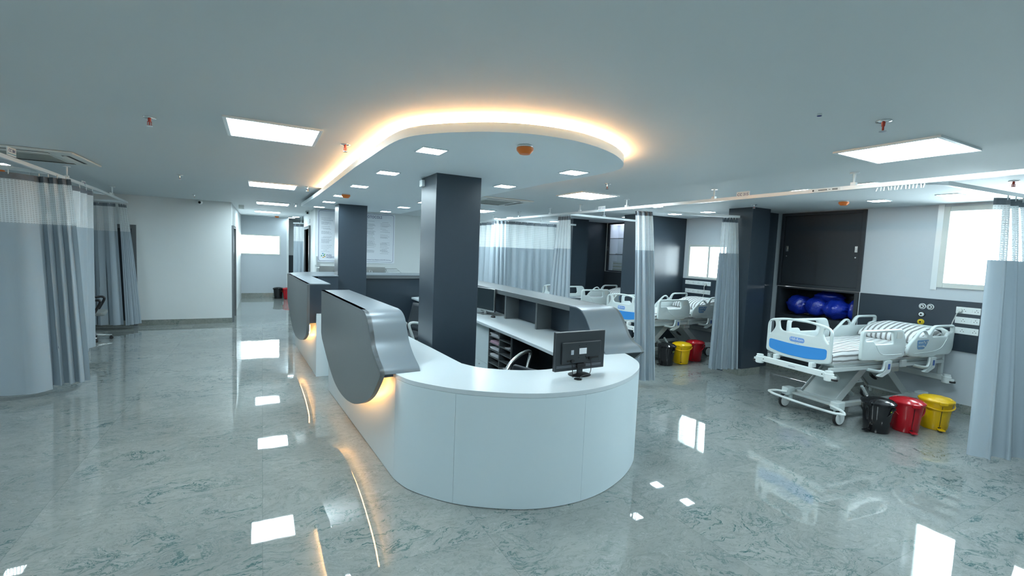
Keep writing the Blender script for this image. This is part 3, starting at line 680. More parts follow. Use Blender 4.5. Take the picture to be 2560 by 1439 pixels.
# storage under the bed-side desk
def xin(y): return 2.615 + 0.03 * (y - 4.8)
sc_ = thing('desk_cabinet', 'white cabinet with a lockable drawer under the desk, between the pillar and the pigeonholes', 'cabinet', (2.8, 6.0, 0))
obj('body', local(G().box(2.665, 3.0, 5.475, 6.6, 0.0, 0.756), sc_), 'white', sc_)
for a, b in ((5.478, 6.04), (6.043, 6.598)):
    obj('door', local(G().box(2.645, 2.664, a, b, 0.208, 0.752), sc_), 'white', sc_, bev=0.001)
    dr = obj('drawer', local(G().box(2.645, 2.664, a, b, 0.02, 0.203), sc_), 'white', sc_, bev=0.001)
    obj('knob', local(G().cyl((2.645, (a + b) / 2, 0.16), (2.628, (a + b) / 2, 0.16), 0.009), sc_), 'chrome', dr)
pg = thing('pigeonhole_rack', 'charcoal pigeonhole rack holding paper under the desk', 'rack', (2.8, 5.15, 0))
g = G()
for y in (4.845, 5.155, 5.465): g.box(2.625, 2.93, y - 0.009, y + 0.009, 0.02, 0.754)
for k in range(9): g.box(2.627, 2.93, 4.85, 5.46, 0.688 - k * 0.0885, 0.700 - k * 0.0885)
obj('shelves', g.mesh('s'), 'hutch', pg, bev=0.001); pg.children[0].data.transform(Matrix.Translation((-2.8, -5.15, 0)))
obj('back_board', local(G().box(2.931, 2.945, 4.84, 5.47, 0.02, 0.754), pg), 'darkm', pg)
obj('side_board', local(G().box(2.63, 3.0, 4.815, 4.834, 0.0, 0.755), pg), 'darkm', pg)
def papers(y, row, w, th, m, lb):
    z = 0.700 - (row + 1) * 0.0885; g = G(); n = 5
    for k in range(n):
        dx, dy = random.uniform(-0.012, 0.012), random.uniform(-0.01, 0.01); g.box(2.635 + dx, 2.90 + dx, y - w / 2 + dy, y + w / 2 + dy, z + 0.0005 + th * k / n, z + th * (k + 0.93) / n)
    tag(obj('paper_stack', g, m), lb, 'papers', 'paper stacks in the pigeonholes')
papers(5.31, 0, 0.24, 0.045, 'paper', 'thick white paper stack in the top pigeonhole next to the white cabinet')
papers(5.31, 1, 0.24, 0.028, 'pinkpaper', 'pinkish paper stack in the second pigeonhole next to the white cabinet')
papers(5.31, 2, 0.23, 0.034, 'paper', 'white paper stack in the third pigeonhole next to the white cabinet')
papers(5.31, 3, 0.22, 0.034, 'paper', 'white paper stack in the fourth pigeonhole next to the white cabinet')
papers(4.96, 1, 0.12, 0.012, 'paper', 'thin paper sheaf in the second pigeonhole on the open side')
papers(4.97, 4, 0.16, 0.012, 'paper', 'thin paper sheaf in the fifth pigeonhole on the open side')
obj_ = obj('kneehole_panel', G().box(3.0, 3.02, 4.0, 8.5, 0.0, 0.755), 'darkm'); tag(obj_, 'dark modesty panel closing the kneehole under the bed-side desk', 'panel')

def monitor(name, loc, rz, lb, w=0.47, h=0.295, z0=0.045, cables=False, square=False):
    t = thing(name, lb, 'monitor', loc, rz)     # local: screen faces -y side is back (+y is screen side)
    obj('back_shell', G().box(-w / 2, w / 2, -0.014, 0.010, z0, z0 + h), 'monitor', t, bev=0.004)
    g = G().box(-w / 2 + 0.05, w / 2 - 0.05, -0.030, -0.0145, z0 + 0.055, z0 + h - 0.075); obj('rear_housing', g, 'monitor', t, bev=0.006)
    obj('bezel', G().box(-w / 2, w / 2, 0.0105, 0.019, z0, z0 + h), 'steel' if square else 'black', t, bev=0.002)
    obj('screen', G().box(-w / 2 + 0.012, w / 2 - 0.012, 0.0192, 0.0205, z0 + 0.02, z0 + h - 0.012), 'screen', t)
    obj('stand_neck', G().box(-0.021, 0.021, -0.022, 0.002, 0.008, z0 + 0.04) if not square else G().ext([(-0.03, 0.006), (0.03, 0.006), (0.012, z0 + 0.08), (-0.012, z0 + 0.08)], -0.034, -0.018, 'y'), 'steel' if square else 'monitor', t, bev=0.003)
    if square: obj('stand_base', G().box(-0.10, 0.10, -0.07, 0.09, 0.0008, 0.010), 'steel', t, bev=0.004)
    else: obj('stand_base', G().lathe([(0.092, 0.0008), (0.093, 0.004), (0.07, 0.012), (0.03, 0.019), (0.004, 0.02)], 40, c=(0, -0.01, 0), sy=0.85), 'black', t, auto=True)
    if cables:
        obj('hinge_bracket', G().box(-0.045, 0.035, -0.040, -0.015, z0 + 0.02, z0 + 0.052), 'black', t, bev=0.003)
        obj('rating_label', G().box(-0.028, 0.042, -0.0322, -0.0312, z0 + 0.125, z0 + 0.170), 'paper', t)
        obj('energy_sticker', G().box(-0.105, -0.080, -0.0322, -0.0312, z0 + 0.125, z0 + 0.160), 'greyink', t)
        g = G()
        for zz in (0.028, 0.038): g.box(-w / 2 + 0.012, w / 2 - 0.03, -0.0152, -0.0142, z0 + zz, z0 + zz + 0.0016)
        obj('seam_lines', g, 'greyink', t)
        g = G()
        for x, z in ((-0.03, 0.2), (0.035, 0.205), (-0.03, 0.11), (0.035, 0.115)): g.cyl((x, -0.0322, z0 + z - 0.01), (x, -0.031, z0 + z - 0.01), 0.004, n=8)
        obj('mount_screws', g, 'slot', t)
        obj('port_recess', G().box(0.04, 0.16, -0.0325, -0.0305, z0 + 0.085, z0 + 0.098).box(-0.14, -0.07, -0.0325, -0.0305, z0 + 0.072, z0 + 0.085), 'slot', t)
        for x0, px_, bx in ((-0.095, [(-0.095, -0.036, z0 + 0.075), (-0.098, -0.045, z0 + 0.03), (-0.096, -0.06, -0.01), (-0.095, -0.112, 0.006)], 0), (0.075, [(0.075, -0.036, z0 + 0.088), (0.078, -0.05, z0 + 0.03), (0.045, -0.075, -0.01 + 0.03), (-0.02, -0.09, 0.016), (-0.06, -0.10, 0.012), (-0.083, -0.112, 0.006)], 1)):
            o = obj('cable', G().tube(smooth_line(px_, 5), 0.0028, 8), 'black', t, smooth=True)
            obj('plug', G().box(px_[0][0] - 0.012, px_[0][0] + 0.012, -0.042, -0.031, px_[0][2] - 0.006, px_[0][2] + 0.012), 'black', o)
    return t
monitor('computer_monitor', (2.14, 2.845, 0.79), radians(2), 'black computer monitor seen from behind, alone on the curved end of the white counter', z0=0.040, h=0.295, cables=True)
o = obj('cable_grommet', G().lathe([(0.030, 0.0006), (0.033, 0.002), (0.030, 0.005), (0.02, 0.0052)], 24, c=(2.05, 2.725, 0.79)), 'blackgloss'); tag(o, 'round black cable grommet in the countertop behind the monitor', 'cable grommet')
monitor('computer_monitor', (2.86, 6.15, 0.79), radians(100), 'slim computer monitor with a dark screen on the desk beside the cubbyholes', w=0.54, h=0.33, z0=0.055, square=True)
o = obj('mouse', G().lathe([(0.001, 0.03), (0.018, 0.027), (0.028, 0.015), (0.030, 0.0)][::-1], 16, c=(2.83, 5.78, 0.7905), sy=1.5), 'black', smooth=True); tag(o, 'black mouse on the desk by the slim monitor', 'mouse')

def office_chair(loc, rz, lb, seatm='shadegrey', base='chrome', bh=0.40, arm='black'):
    t = thing('office_chair', lb, 'chair', loc, rz)      # faces +x
    obj('seat', G().ext(fillet([(-0.24, -0.23), (0.24, -0.24), (0.24, 0.24), (-0.24, 0.23)], 0.08), 0.42, 0.48, 'z'), seatm, t, bev=0.02)
    cu = [(-0.22 - 0.06 * sin(k / 8 * 1.5), 0.50 + bh * k / 8) for k in range(9)]
    def bf(u, v): k = v * 8; a = cu[min(8, int(round(k)))]; y = (u - 0.5) * 0.44 * (1 - 0.25 * v * v); return (a[0] + 0.05 - 0.9 * y * y * -1 * 0.35, y, a[1])
    o = obj('backrest', G().grid(10, 8, bf), 'darkm', t, smooth=True); m_ = o.modifiers.new('thick', 'SOLIDIFY'); m_.thickness = 0.03
    for s_ in (-1, 1):
        pts = smooth_line([(0.10, s_ * 0.27, 0.45), (0.15, s_ * 0.285, 0.55), (0.19, s_ * 0.29, 0.655), (0.14, s_ * 0.29, 0.685), (0.0, s_ * 0.29, 0.66), (-0.13, s_ * 0.285, 0.60), (-0.21, s_ * 0.27, 0.53)], 4)
        obj('armrest', G().tube(pts, 0.019, 8), arm, t, smooth=True)
    obj('gas_column', G().cyl((0, 0, 0.09), (0, 0, 0.42), 0.028), base, t, auto=True)
    for k in range(5):
        a = 2 * pi * k / 5 + 0.1; g = G(); g.M = Matrix.Rotation(a, 4, 'Z'); g.ext([(0.02, 0.075), (0.30, 0.062), (0.30, 0.078), (0.02, 0.12)], -0.016, 0.016, 'y'); l_ = obj('base_arm', g, base, t, bev=0.003)
        g = G(); g.M = Matrix.Rotation(a, 4, 'Z'); g.cyl((0.29, -0.025, 0.026), (0.29, 0.025, 0.026), 0.026).cyl((0.29, 0, 0.03), (0.29, 0, 0.065), 0.009); obj('castor', g, 'black', l_)
    return t
office_chair((-2.50, 9.84, 0), radians(8), 'office chair with looped black armrest peeping from behind the curtain')
office_chair((2.40, 3.80, 0), radians(20), 'low backed office chair pushed towards the kneehole behind the curved counter', 'darkm', bh=0.12, arm='steel')
office_chair((1.85, 6.55, 0), radians(200), 'office chair inside the nurse station behind the first pillar', 'darkm', arm='bedgrey')

# ------------------------------------------------------------------ steel sinks and poster on the end wall
sk_ = thing('sink_unit', 'brushed steel sink unit with a tall backsplash under the protocol poster', 'sink', (1.86, 11.0, 0))
obj('backsplash', local(G().box(1.13, 2.59, 11.265, 11.285, 0.86, 1.23), sk_), 'steel', sk_, bev=0.003)
obj('worktop', local(G().box(1.13, 2.59, 10.75, 11.264, 0.84, 0.875), sk_), 'steel', sk_, bev=0.004)
for x in (1.5, 2.25): obj('basin', local(G().lathe([(0.20, 0.0), (0.22, 0.0), (0.225, 0.012), (0.21, 0.012)], 24, c=(x, 11.0, 0.876), sy=0.75), sk_), 'steel', sk_, auto=True)
for x in (1.16, 1.86, 2.55):
    for y in (10.8, 11.22): obj('leg', local(G().cyl((x, y, 0), (x, y, 0.84), 0.02, n=10), sk_), 'steel', sk_)
for x in (1.5, 2.25): obj('tap', local(G().tube(smooth_line([(x, 11.22, 0.875), (x, 11.22, 1.08), (x, 11.17, 1.14), (x, 11.08, 1.12), (x, 11.05, 1.05)], 4), 0.011, 8), sk_), 'chrome', sk_, smooth=True)
o = obj('wire_rack', G().tube([(2.60, 11.27, 1.195), (2.87, 11.27, 1.195), (2.92, 10.95, 1.10), (2.60, 10.95, 1.10)], 0.006, 6, True).tube([(2.62, 11.1, 1.15), (2.90, 11.1, 1.15)], 0.004, 6).tube([(2.62, 11.27, 1.195), (2.62, 11.27, 0.9)], 0.006, 6), 'steel'); tag(o, 'thin steel wire shelf bracket on the wall beside the sink', 'shelf bracket')
o = obj('water_pipe', G().tube([(1.06, 11.27, 0.3), (1.06, 11.27, 1.185), (1.13, 11.27, 1.185)], 0.018, 10).cyl((1.06, 11.27, 1.25), (1.06, 11.27, 1.45), 0.03), 'plastic'); tag(o, 'white pipe running along the wall into the sink backsplash', 'pipe')
po = thing('protocol_poster', 'wide white PROTOCOLS poster board with columns of small text', 'poster', (1.95, 11.28, 1.9))
PM = frameM((0, 0, 0), (1, 0, 0), (0, 0, 1), (0, -1, 0))
obj('board', G().box(-0.866, 0.862, 0.0, 0.018, -0.583, 0.592), 'poster', po, bev=0.003)
g = G()
bx0, bx1, bz0, bz1 = -0.838, 0.83, -0.552, 0.566
ring = fillet([(bx0, bz0), (bx1, bz0), (bx1, bz1), (bx0, bz1)], 0.05); g.tube([(x, -0.001, z) for x, z in ring], 0.0028, 6, True); obj('border_line', g, 'ink', po)
def ptext(s, x, z, size, m='ink', align='CENTER', sx=1.0):
    me = text_mesh(s, size, frameM((x, -0.0015, z), (1, 0, 0), (0, 0, 1), (0, -1, 0)), align=align, sx=sx); obj('lettering', me, m, po)
ptext('PROTOCOLS', 0.555, 0.497, 0.088, align='RIGHT', sx=0.82)
ptext('Critical Care Medicine & ECMO Services', 0.778, -0.502, 0.036, align='RIGHT', sx=0.93)
ptext('PVSS', -0.673, -0.430, 0.056, align='LEFT'); ptext('HOSPITAL', -0.673, -0.474, 0.050, align='LEFT')
g = G(); rnd_ = random.Random(3)
for cx0 in (-0.78, -0.50, -0.12, 0.20, 0.52):
    z = 0.40
    while z > -0.36:
        if rnd_.random() < 0.8:
            x = cx0 + (0.04 if rnd_.random() < 0.3 else 0)
            while x < cx0 + rnd_.uniform(0.12, 0.24): wl = rnd_.uniform(0.012, 0.04); g.box(x, x + wl, -0.0016, -0.0006, z, z + 0.0065); x += wl + 0.006
        z -= rnd_.choice((0.017, 0.017, 0.017, 0.036))
obj('small_print', g, 'greyink', po)
for k, (dx, dz, m_) in enumerate([(0, 0.05, 'teal'), (0.045, 0.03, 'green'), (0.05, -0.015, 'gold'), (0.01, -0.035, 'gold'), (-0.035, 0.0, 'green'), (0.02, 0.008, 'teal')]):
    g = G(); g.M = frameM((-0.745 + dx * 0.8, -0.0015, -0.44 + dz), (cos(k * 1.1), 0, sin(k * 1.1)), (-sin(k * 1.1), 0, cos(k * 1.1)), (0, -1, 0)); g.lathe([(0.019, 0), (0.019, 0.001)], 14, sy=0.55); obj('logo_petal', g, m_, po)

# ------------------------------------------------------------------ curtain rails
RZ = 2.375
def rail(pts, z, lb, rods=(), name='curtain_rail', h=0.034):
    t = thing(name, lb, 'curtain rail', (pts[0][0], pts[0][1], z), 0, 'ceiling hung curtain rails')
    L = -Vector(t.location)
    g = G(); p = [Vector((a[0], a[1], z)) + L for a in pts]
    rect = []
    for i, q in enumerate(p):
        d = (p[min(i + 1, len(p) - 1)] - p[max(i - 1, 0)]).normalized(); w = Vector((d.y, -d.x, 0)) * 0.013
        rect.append([q + w + Vector((0, 0, h / 2)), q - w + Vector((0, 0, h / 2)), q - w - Vector((0, 0, h / 2)), q + w - Vector((0, 0, h / 2))])
    vs = [tuple(v) for r in rect for v in r]; n = len(rect)
    fs = [(i * 4 + k, i * 4 + (k + 1) % 4, i * 4 + 4 + (k + 1) % 4, i * 4 + 4 + k) for i in range(n - 1) for k in range(4)] + [(0, 1, 2, 3), tuple(range(4 * n - 4, 4 * n))]
    obj('track', g.add(vs, fs), 'alu', t)
    for x, y in rods:
        g = G(); c = Vector((x, y, 0)) + Vector((L.x, L.y, 0)); g.cyl((c.x, c.y, h / 2 + 0.0), (c.x, c.y, CZ - z - 0.006), 0.006, 0.011, n=10).cyl((c.x, c.y, CZ - z - 0.008), (c.x, c.y, CZ - z - 0.0005), 0.036, n=16)
        g.box(c.x - 0.017, c.x + 0.017, c.y - 0.02, c.y + 0.02, h / 2 + 0.0005, h / 2 + 0.025); obj('hanger_rod', g, 'alu', t)
    return t
rail([(4.49, -3.3), (4.49, 2.0), (4.47, 4.6), (4.44, 6.5), (4.40, 8.45), (4.34, 9.9), (4.33, 11.2)], RZ, 'long white curtain rail running past all the bed bays', [(4.49, 0.8), (4.488, 2.213), (4.478, 3.62), (4.46, 5.03), (4.445, 6.09), (4.43, 6.94), (4.40, 8.0), (4.37, 9.1)])
rail([(4.505, 1.95), (4.53, 1.80), (4.60, 1.71), (4.72, 1.672), (4.98, 1.648), (5.67, 1.585), (7.36, 1.44)], RZ, 'white cross rail curving from the long rail towards the bright tall window', [(6.6, 1.504)])
rail([(4.49, 4.93), (5.2, 4.87), (5.63, 4.80), (6.28, 4.60)], RZ - 0.01, 'short white cross rail running to the dark corner pillar')
rail([(4.47, 6.47), (4.69, 6.50), (6.0, 6.59), (6.1, 6.60)], RZ, 'white cross rail between the second and third bays', [(5.3, 6.543)])
rail([(4.42, 8.52), (6.04, 8.40)], RZ - 0.02, 'white cross rail carrying the drawn curtain of the closed bay', [(5.2, 8.463)])
rail([(-1.93, -3.3), (-1.95, 5.4), (-1.985, 6.6), (-2.05, 8.6), (-2.14, 9.9), (-2.24, 11.28)], 2.35, 'long white curtain rail along the curtained bays opposite the counter', [(-1.93, 3.4), (-1.965, 5.2), (-2.02, 7.38), (-2.12, 9.733)])
rail([(-2.0, 6.72), (-2.12, 6.70), (-2.3, 6.56), (-2.6, 6.48), (-5.4, 6.40)], 2.345, 'white cross rail inside the curtained bay under the air unit', [(-3.6, 6.45)])
rail([(-2.10, 9.20), (-2.4, 9.0), (-5.4, 8.9)], 2.345, 'white cross rail in the middle curtained bay', [(-3.6, 8.95)])
rail([(-2.22, 11.0), (-2.85, 11.05), (-5.4, 11.05)], 2.345, 'white cross rail in front of the plain pale wall', [(-4.0, 11.05)])
rail([(0.80, 15.0), (0.95, 14.93), (1.25, 14.9), (3.9, 14.9)], 2.30, 'curved white rail in the alcove beyond the corridor', [(1.0, 14.92), (3.0, 14.9)])
g = G()
for k in range(14): g.cyl((4.49, 1.72 + k * 0.024, RZ - 0.018), (4.49, 1.72 + k * 0.024 + random.uniform(-.01, .01), RZ - 0.05), 0.004, n=6)
o = obj('curtain_hooks', g, 'plastic'); tag(o, 'cluster of empty white curtain hooks hanging from the rail joint', 'curtain hooks')

def plate_sign(x, y0, y1, z0, z1, s, lb, face):
    "small board standing on a rail; face +1 looks towards +x, -1 towards -x"
    t = thing('bay_number_plate', lb, 'number plate', (x, (y0 + y1) / 2, z0), 0)
    w = abs(y1 - y0) / 2; h = z1 - z0
    obj('board', G().box(-0.004, 0.004, -w, w, 0, h), 'plastic', t)
    if s:
        ax = (0, face, 0); me = text_mesh(s, h * 0.52, frameM((face * 0.0047, 0, h * 0.60), ax, (0, 0, 1), (face, 0, 0)), sx=1.0); obj('lettering', me, 'ink', t)
    obj('underline', G().box(*sorted((face * 0.0042, face * 0.0052)), -w * 0.95, w * 0.95, 0.012, 0.018), 'teal', t)
plate_sign(4.474, 3.18, 3.33, 2.358, 2.437, 'CC 315', 'white plate reading CC 315 on the rail in front of the corner pillar', -1)
plate_sign(4.444, 5.47, 5.625, 2.358, 2.437, 'CC 314', 'white plate reading CC 314 on the rail before the third bay', -1)
plate_sign(-1.938, 5.68, 5.84, 2.368, 2.44, 'CC 304', 'white plate reading CC 304 under the air unit', 1)
plate_sign(-2.022, 7.90, 8.04, 2.335, 2.395, 'CC 305', 'small white bay plate on the rail above the gap between the curtains', 1)
plate_sign(-2.12, 9.57, 9.71, 2.34, 2.395, '', 'small blank white bay plate beside the second hanger rod', 1)
t = thing('rail_maker_label', 'printed strip label with a dark round mark stuck on the long rail', 'label', (4.471, 2.44, RZ))
obj('strip', G().box(-0.0012, 0, -0.13, 0.11, -0.012, 0.012), 'plastic', t); g = G()
g.cyl((-0.002, 0.098, 0), (-0.0012, 0.098, 0), 0.008, n=14)
for k in range(7): g.box(-0.002, -0.0012, 0.045 - k * 0.011, 0.052 - k * 0.011, -0.005, 0.005)
g.box(-0.002, -0.0012, -0.05, -0.035, -0.001, 0.003).box(-0.002, -0.0012, -0.11, -0.065, 0.001, 0.006).box(-0.002, -0.0012, -0.11, -0.065, -0.006, -0.001)
obj('print', g, 'monitor', t)

# ------------------------------------------------------------------ curtains
def curtain(lb, top, bot, nf, at, ab, z=(2.335, 2.275, 1.80, 0.085), seed=0, hooks=5, group='grey and white ward curtains', rz=2.358, cat='curtain', drop=0.0):
    rd = random.Random(seed); per = 10; N = max(nf * per, 16)
    T = resample(top, N); B = resample(bot, N); ph = rd.uniform(0, 6.28); wob = [rd.uniform(0.65, 1.25) for _ in range(nf + 2)]; w2 = [rd.uniform(-0.8, 0.8) for _ in range(nf + 2)]
    t = thing('ward_curtain', lb, cat, (top[0][0], top[0][1], 0), 0, group); ox, oy = top[0]
    zt, zb = z[0], z[3]
    def P(i, zz, edge=0):
        s = i / N; k = (zt - zz) / (zt - zb); e = k ** 0.8
        b = Vector(T[i]).lerp(Vector(B[i]), e)
        tn = (Vector(T[min(i + 1, N)]) - Vector(T[max(i - 1, 0)])); tb = (Vector(B[min(i + 1, N)]) - Vector(B[max(i - 1, 0)])); d = tn.normalized().lerp(tb.normalized(), e); d = d.normalized() if d.length > 1e-6 else Vector((1, 0))
        nrm = Vector((-d.y, d.x)); f = s * nf; j = int(f); u = f - j; amp = wob[j] * (1 - u) + wob[min(j + 1, nf)] * u; sh = w2[j] * (1 - u) + w2[min(j + 1, nf)] * u
        a = at + (ab - at) * e
        o = a * amp * (sin(2 * pi * f + ph + sh * k) + 0.22 * sin(4 * pi * f + ph * 1.7)); lat = 0.35 * a * sin(4 * pi * f + 2 * ph + 0.6)
        q = b + nrm * o + d * lat
        sag = drop * (0.5 - 0.5 * cos(2 * pi * f)) if k < 0.03 else 0
        return (q.x - ox, q.y - oy, zz - sag)
    U = [0.0]
    for i in range(N): a, b = P(i, 1.5), P(i + 1, 1.5); U.append(U[-1] + math.dist(a, b))
    def part(nm, za, zc, nv, m):
        g = G(); g.grid(N, nv, lambda u, v: P(int(round(u * N)), za + (zc - za) * v), lambda u, v: (U[int(round(u * N))], za + (zc - za) * v))
        return obj(nm, g.mesh(nm, fix=False), m, t, smooth=True)
    part('header_band', zt, z[1], 1, 'header'); part('net_panel', z[1], z[2], 8, 'net'); part('fabric_panel', z[2], zb, 26, 'fabric')
    for k in range(hooks):
        i = min(N, int((k + 0.5) / hooks * N)); p = P(i, zt); obj('hook', G().cyl((p[0], p[1], zt - 0.02), (p[0], p[1], rz), 0.0045, n=6), 'plastic', t)
    return t
# curtained bays opposite the counter
curtain('wide near ward curtain spread across the bay, under the CC 304 plate', [(-4.3, 6.44), (-2.6, 6.47), (-2.3, 6.55), (-2.07, 6.66)], [(-4.3, 6.30), (-2.6, 6.34), (-2.2, 6.36), (-1.92, 6.45)], 6, 0.028, 0.045, z=(2.30, 2.235, 1.80, 0.075), seed=3, hooks=7, rz=2.33, drop=0.0)
curtain('bunched end of the near curtain, with deep dark folds, at the long rail', [(-2.18, 6.72), (-1.98, 6.76), (-1.84, 6.80)], [(-2.08, 6.56), (-1.88, 6.66), (-1.71, 6.72)], 5, 0.028, 0.05, z=(2.30, 2.235, 1.80, 0.085), seed=5, hooks=5, rz=2.335)
curtain('curtain flap of the middle bay hanging behind the bunched folds, hem lifted', [(-2.05, 7.7), (-2.08, 8.6)], [(-2.03, 7.35), (-2.06, 8.4)], 3, 0.03, 0.05, z=(2.31, 2.25, 1.80, 0.19), seed=8, hooks=3, rz=2.335)
curtain('ward curtain drawn in front of the plain pale wall, behind the office chair', [(-3.3, 11.05), (-2.85, 11.04), (-2.36, 11.0)], [(-3.3, 10.92), (-2.75, 10.88), (-2.24, 10.75)], 6, 0.03, 0.05, z=(2.30, 2.245, 1.80, 0.10), seed=11, hooks=6, rz=2.33)
curtain('narrow ward curtain edge gathered at the end of the long rail by the pale wall', [(-2.32, 11.0), (-2.23, 11.12)], [(-2.20, 10.78), (-2.02, 11.02)], 3, 0.022, 0.035, z=(2.30, 2.245, 1.80, 0.085), seed=12, hooks=3, rz=2.335)
# bed bays
curtain('large grey curtain cutting across the picture edge beside the bright window', [(5.55, 1.60), (5.75, 1.58), (6.1, 1.55)], [(5.46, 1.55), (5.66, 1.46), (5.83, 1.36), (6.1, 1.33)], 4, 0.035, 0.055, seed=21, hooks=4)
curtain('tied back curtain with a long seam, behind the curved counter tip', [(4.52, 4.92), (4.60, 4.86), (4.74, 4.82)], [(4.32, 4.56), (4.42, 4.50), (4.60, 4.46)], 4, 0.024, 0.045, seed=22, hooks=4, rz=2.35)
curtain('gathered curtain hanging from the cross rail against the dark corner pillar', [(6.02, 4.68), (6.14, 4.64), (6.25, 4.61)], [(5.83, 4.58), (6.05, 4.50), (6.27, 4.46)], 5, 0.022, 0.045, z=(2.335, 2.275, 1.815, 0.10), seed=23, hooks=5, rz=2.35)
curtain('gathered curtain at the start of the third bay, with the folded striped cloth beside it', [(4.44, 6.66), (4.46, 6.50), (4.48, 6.38)], [(4.28, 6.66), (4.38, 6.45), (4.52, 6.30)], 5, 0.022, 0.04, seed=24, hooks=5, rz=2.358)
curtain('drawn curtain closing off the last bay, lit from behind', [(4.38, 8.54), (5.0, 8.47), (5.56, 8.42)], [(4.38, 8.50), (5.0, 8.43), (5.62, 8.36)], 7, 0.022, 0.035, seed=25, hooks=8, rz=2.34)
curtain('bright gathered curtain corner where the closed bay meets the long rail', [(4.17, 8.62), (4.28, 8.56), (4.38, 8.50)], [(4.15, 8.58), (4.28, 8.50), (4.40, 8.46)], 3, 0.02, 0.035, seed=26, hooks=3, rz=2.34)
curtain('far ward curtain along the long rail, next to the dark pillar of the counter', [(4.36, 8.70), (4.33, 9.6), (4.32, 10.6)], [(4.32, 8.70), (4.30, 9.6), (4.30, 10.6)], 8, 0.022, 0.035, seed=27, hooks=7, rz=2.358)
curtain('small curtain on the curved rail in the alcove past the corridor', [(0.80, 15.0), (0.95, 14.93), (1.25, 14.9)], [(0.78, 15.0), (0.95, 14.9), (1.25, 14.87)], 4, 0.02, 0.03, z=(2.25, 2.20, 1.78, 0.15), seed=28, hooks=4, rz=2.285)

# ------------------------------------------------------------------ cupboards in the bed-bay wall
def cupboard(loc, lb):
    t = thing('wall_cupboard', lb, 'cupboard', loc)     # local: face at x=0, y 0..1.2
    g = G(); g.box(-0.006, 0.02, 0.0, 0.045, 0, 1.145).box(-0.006, 0.02, 1.145, 1.19, 0, 1.145).box(-0.006, 0.02, 0.045, 1.145, 0, 0.045).box(-0.006, 0.02, 0.045, 1.145, 1.10, 1.145)
    obj('frame', g, 'darkm', t, bev=0.002); obj('carcass', G().box(0.046, 0.55, 0.01, 1.18, 0.01, 1.135), 'darkm', t)
    for a, b, x in ((0.05, 0.61, 0.008), (0.585, 1.14, 0.022)):
        d = obj('sliding_door', G().box(x, x + 0.012, a, b, 0.048, 1.097), 'darkm', t)
        y = a + 0.045 if x < 0.01 else b - 0.055
        obj('pull_handle', G().box(x - 0.003, x, y - 0.018, y + 0.018, 0.55, 0.635).box(x - 0.0045, x - 0.003, y - 0.009, y + 0.009, 0.563, 0.622), 'steel', d, bev=0.001)
        obj('lock', G().cyl((x - 0.006, y, 0.475), (x, y, 0.475), 0.011, n=14), 'chrome', d)
    return t
cb = cupboard((XW - 0.02, 3.43, 1.345), 'dark two door sliding cupboard above the niche of blue bags')
nt_ = thing('niche_shelf', 'charcoal open niche unit under the dark cupboard', 'shelf unit', (XW - 0.012, 3.45, 0))
g = G().box(0, 0.5, 0.0, 0.045, 0.11, 1.335).box(0, 0.5, 1.12, 1.165, 0.11, 1.335).box(0, 0.5, 0.046, 1.119, 1.315, 1.335).box(0, 0.5, 0.046, 1.119, 0.86, 0.895).box(0.48, 0.5, 0.046, 1.119, 0.896, 1.314)
obj('carcass', g, 'darkm', nt_); obj('front_board', G().box(0.002, 0.02, 0.046, 1.119, 0.112, 0.859), 'darkm', nt_)
# glass fronted cupboard of the third bay
gc = thing('glass_cupboard', 'dark framed cupboard with glass shelves and folded linen in the third bay', 'cupboard', (XW - 0.02, 7.67, 1.345))
g = G(); g.box(0, 0.03, 0, 0.62, 0, 1.145).box(0, 0.03, 1.18, 1.25, 0, 1.145).box(0, 0.03, 0.62, 1.18, 0, 0.03).box(0, 0.03, 0.62, 1.18, 1.115, 1.145)
obj('frame', g, 'darkm', gc); obj('light_edge', G().box(-0.002, 0.03, 1.251, 1.285, 0, 1.145), 'frame', gc)
g = G(); g.box(0.031, 0.30, 0.56, 0.60, 0.0, 1.145).box(0.031, 0.30, 1.20, 1.25, 0.0, 1.145).box(0.30, 0.32, 0.56, 1.25, 0, 1.145).box(0.031, 0.30, 0.60, 1.20, 0, 0.02).box(0.031, 0.3, 0.6, 1.2, 1.125, 1.145)
obj('carcass', g, 'poster', gc)
for z in (0.40, 0.78):
    gs = obj('glass_shelf', G().box(0.041, 0.298, 0.602, 1.198, z, z + 0.010), 'glass', gc); obj('shelf_edge', G().box(0.035, 0.040, 0.602, 1.198, z, z + 0.012), 'blackgloss', gs)
obj('cupboard_light', G().box(0.06, 0.26, 0.64, 1.16, 1.118, 1.124), 'cuplight', gc)
obj('glass_door', G().box(0.012, 0.016, 0.622, 1.178, 0.032, 1.113), 'glass', gc)
obj('pull_handle', G().box(-0.005, 0, 1.20, 1.225, 0.50, 0.60), 'steel', gc)
o_i = ['bottom', 'second', 'third', 'fourth', 'fifth', 'sixth']
for k in range(6):
    y0 = 8.36 + random.uniform(-.01, .01); o = obj('folded_linen', G().ext(fillet([(y0, 1.378 + k * 0.036), (y0 + 0.38, 1.378 + k * 0.036), (y0 + 0.38, 1.410 + k * 0.036), (y0, 1.410 + k * 0.036)], 0.014), 7.42, 7.60, 'x'), 'poster' if k % 2 else 'frame')
    tag(o, 'folded white linen behind the cupboard glass, %s in its stack' % o_i[k], 'linen', 'folded linen in the glass cupboard')
o = obj('folded_linen', G().ext(fillet([(8.38, 1.76), (8.66, 1.76), (8.66, 1.785), (8.38, 1.785)], 0.01), 7.42, 7.60, 'x'), 'poster'); tag(o, 'thin folded linen alone on the middle glass shelf', 'linen')
struct('trim_6', G().box(XW - 0.02, XW, 7.66, 8.97, 0.11, 1.335), 'darkm')

